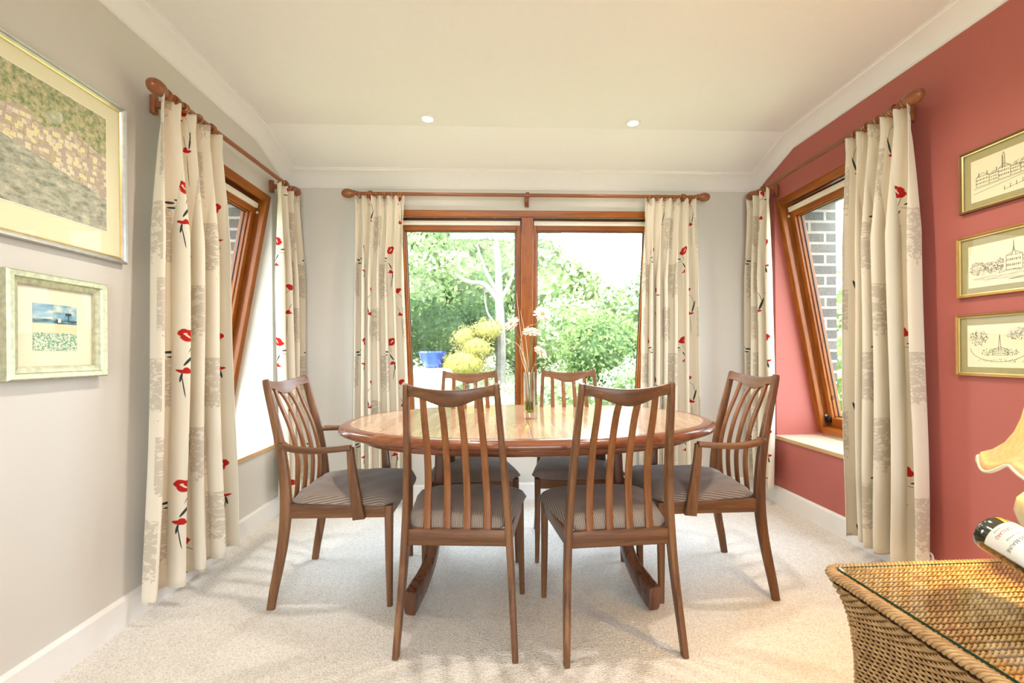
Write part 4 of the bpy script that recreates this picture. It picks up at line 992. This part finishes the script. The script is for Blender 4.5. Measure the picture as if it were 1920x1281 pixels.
shrub('background_tree', [((4.2, 16, 2.6), (1.6, 1.0, 1.1)), ((6.0, 16, 3.0), (1.3, 1.0, 1.5))], 3400, .12, G5, G1, 'low greyish tree line under the open sky at right', 'tree', 'trees at the far end of the garden')
shrub('background_tree', [((-7.2, 13, 3.4), (2.6, 1.2, 3.2))], 2600, .14, G2, G1, 'pale tree at the far left end of the garden', 'tree', 'trees at the far end of the garden')
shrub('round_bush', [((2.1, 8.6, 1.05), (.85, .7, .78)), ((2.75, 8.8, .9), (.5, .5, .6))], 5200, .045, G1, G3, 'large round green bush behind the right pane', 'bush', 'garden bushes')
shrub('yellow_bush', [((-.55, 8.8, 1.35), (.32, .3, .26)), ((-.15, 8.7, 1.50), (.32, .3, .24)), ((-.35, 8.6, 1.15), (.34, .3, .26)), ((-.6, 8.5, .85), (.5, .3, .3))], 3000, .030, G4, plain('yellow_core', (.3, .26, .05), .9), 'rounded yellow bush behind the left pane', 'bush', 'garden bushes')
shrub('silver_bush', [((2.6, 7.2, .45), (.9, .6, .55)), ((1.2, 7.0, .25), (.8, .5, .4))], 4200, .045, G5, G1, 'silvery low bush in front of the round bush', 'bush', 'garden bushes')
shrub('hedge_bush', [((.9, 11, 1.3), (1.1, .7, .9)), ((1.9, 11.5, 1.7), (1.0, .7, .8))], 3600, .06, G2, G1, 'pale green shrub mass behind the round bush', 'bush', 'garden bushes')
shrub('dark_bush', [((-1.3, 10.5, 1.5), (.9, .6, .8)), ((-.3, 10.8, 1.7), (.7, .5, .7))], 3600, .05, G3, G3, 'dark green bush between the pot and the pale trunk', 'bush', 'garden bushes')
shrub('left_bush', [((-2.6, 9.4, 1.5), (.8, .6, 1.0))], 3000, .05, G5, G1, 'loose pale bush at the left edge of the left pane', 'bush', 'garden bushes')
# ground cover
k = 15000; V_ = []; F_ = []; px_ = rng.uniform(-3.4, 4.2, k); py_ = rng.uniform(5.2, 11, k); hz_ = rng.uniform(0, 1, k) ** .7 * (.22 + .18 * np.sin(px_ * 2.1) * np.cos(py_ * 1.7))
for x, y, h in zip(px_, py_, hz_):
    if x < -.6 and 7 < y < 9.6 and x > -1.6: h *= .2
    a = rng.uniform(0, 2 * PI); s = rng.uniform(.03, .06); dx, dy = math.cos(a) * s, math.sin(a) * s; z = ground_z(y) + h; t = rng.uniform(-.03, .05); o = len(V_)
    V_ += [(x - dx, y - dy, z - t), (x + dy * .5, y - dx * .5, z), (x + dx, y + dy, z + t), (x - dy * .5, y + dx * .5, z)]; F_.append((o, o + 1, o + 2, o + 3))
m = MB(); m.add(V_, F_); tag(m.obj('ground_cover', leafmat('ground_cover_leaf', (.28, .34, .17), (.48, .48, .36)), smooth=False), 'pale low ground cover plants filling the garden bed', 'plants', kind='stuff')
pr_ = tag(empty('blue_plant_pot', (-1.20, 8.6, ground_z(8.6) + .50)), 'glazed blue plant pot seen through the left pane', 'plant pot')
m = MB(); m.lathe([(.12, 0), (.16, .02), (.22, .14), (.25, .27), (.27, .29), (.27, .32), (.23, .32), (.22, .27), (.001, .26)], seg=28); m.obj('pot_body', plain('blue_glaze', (.03, .07, .42), .15, vary=.25, nscale=6, coat=.6), pr_)
m = MB(); m.lathe([(.22, .262), (.12, .285), (.001, .29)], seg=18); m.obj('soil', plain('soil', (.1, .07, .05), .95), pr_)
m = MB(); m.box(-1.6, -.8, 8.35, 8.9, ground_z(8.6) - .2, ground_z(8.6) + .50); tag(m.obj('stone_plinth', plain('pale_stone', (.62, .58, .5), .9, nscale=5, vary=.15), bevel=.02), 'pale stone plinth carrying the blue plant pot', 'plinth')
# beyond the right window
shrub('hydrangea_bush', [((4.1, 4.75, .7), (.7, .6, .8)), ((4.7, 5.2, 1.5), (.7, .6, .6))], 3400, .045, G2, G1, 'leafy bush outside the window in the red wall', 'bush', 'garden bushes')
shrub('side_tree', [((6.4, 6.2, 3.6), (1.8, 1.4, 1.5)), ((5.6, 5.4, 2.4), (.8, .8, .6))], 3600, .07, G5, None, 'pale tree beyond the window in the red wall', 'tree', None, [([(6.4, 6.2, -.2), (6.3, 6.2, 1.8), (6.2, 6.1, 3.4)], .1, .05)])
for i, (x, y) in enumerate(((3.05, 3.35), (3.12, 3.45), (3.2, 3.38), (3.0, 3.5))):
    m = MB(); m.tube(smooth_path([(x, y, -.15), (x + .03, y + .02, .4), (x - .03, y, .85), (x + .02 + .03 * i, y - .02, 1.05 + .06 * i)], 4), .010, 6)
    m.lathe([(.001, -.05), (.045, -.03), (.058, 0), (.045, .03), (.001, .045)], (x + .02 + .03 * i, y - .02, 1.07 + .06 * i), 10)
    tag(m.obj('flower_stalk', plain('dry_flower', (.55, .48, .38), .9, nscale=60, nbump=.8)), 'dry flower stalk outside the window in the red wall', 'flower stalk', 'dry flower stalks outside the right window')
m = MB(); m.box(2.9, 5.6, 3.9, 4.02, 1.78, 1.88); m.box(5.5, 5.6, 3.9, 4.02, -.2, 1.78); m.box(2.9, 3.0, 3.9, 4.02, -.2, 1.78); tag(m.obj('timber_pergola', plain('weathered_timber', (.42, .38, .32), .9), bevel=.004), 'weathered timber rail outside the window in the red wall', 'pergola')
shrub('hedge_bush', [((-4.2, 3.0, 1.2), (.9, 1.2, 1.4))], 2600, .06, G1, G3, 'green bush outside the left wall window', 'bush', 'garden bushes')
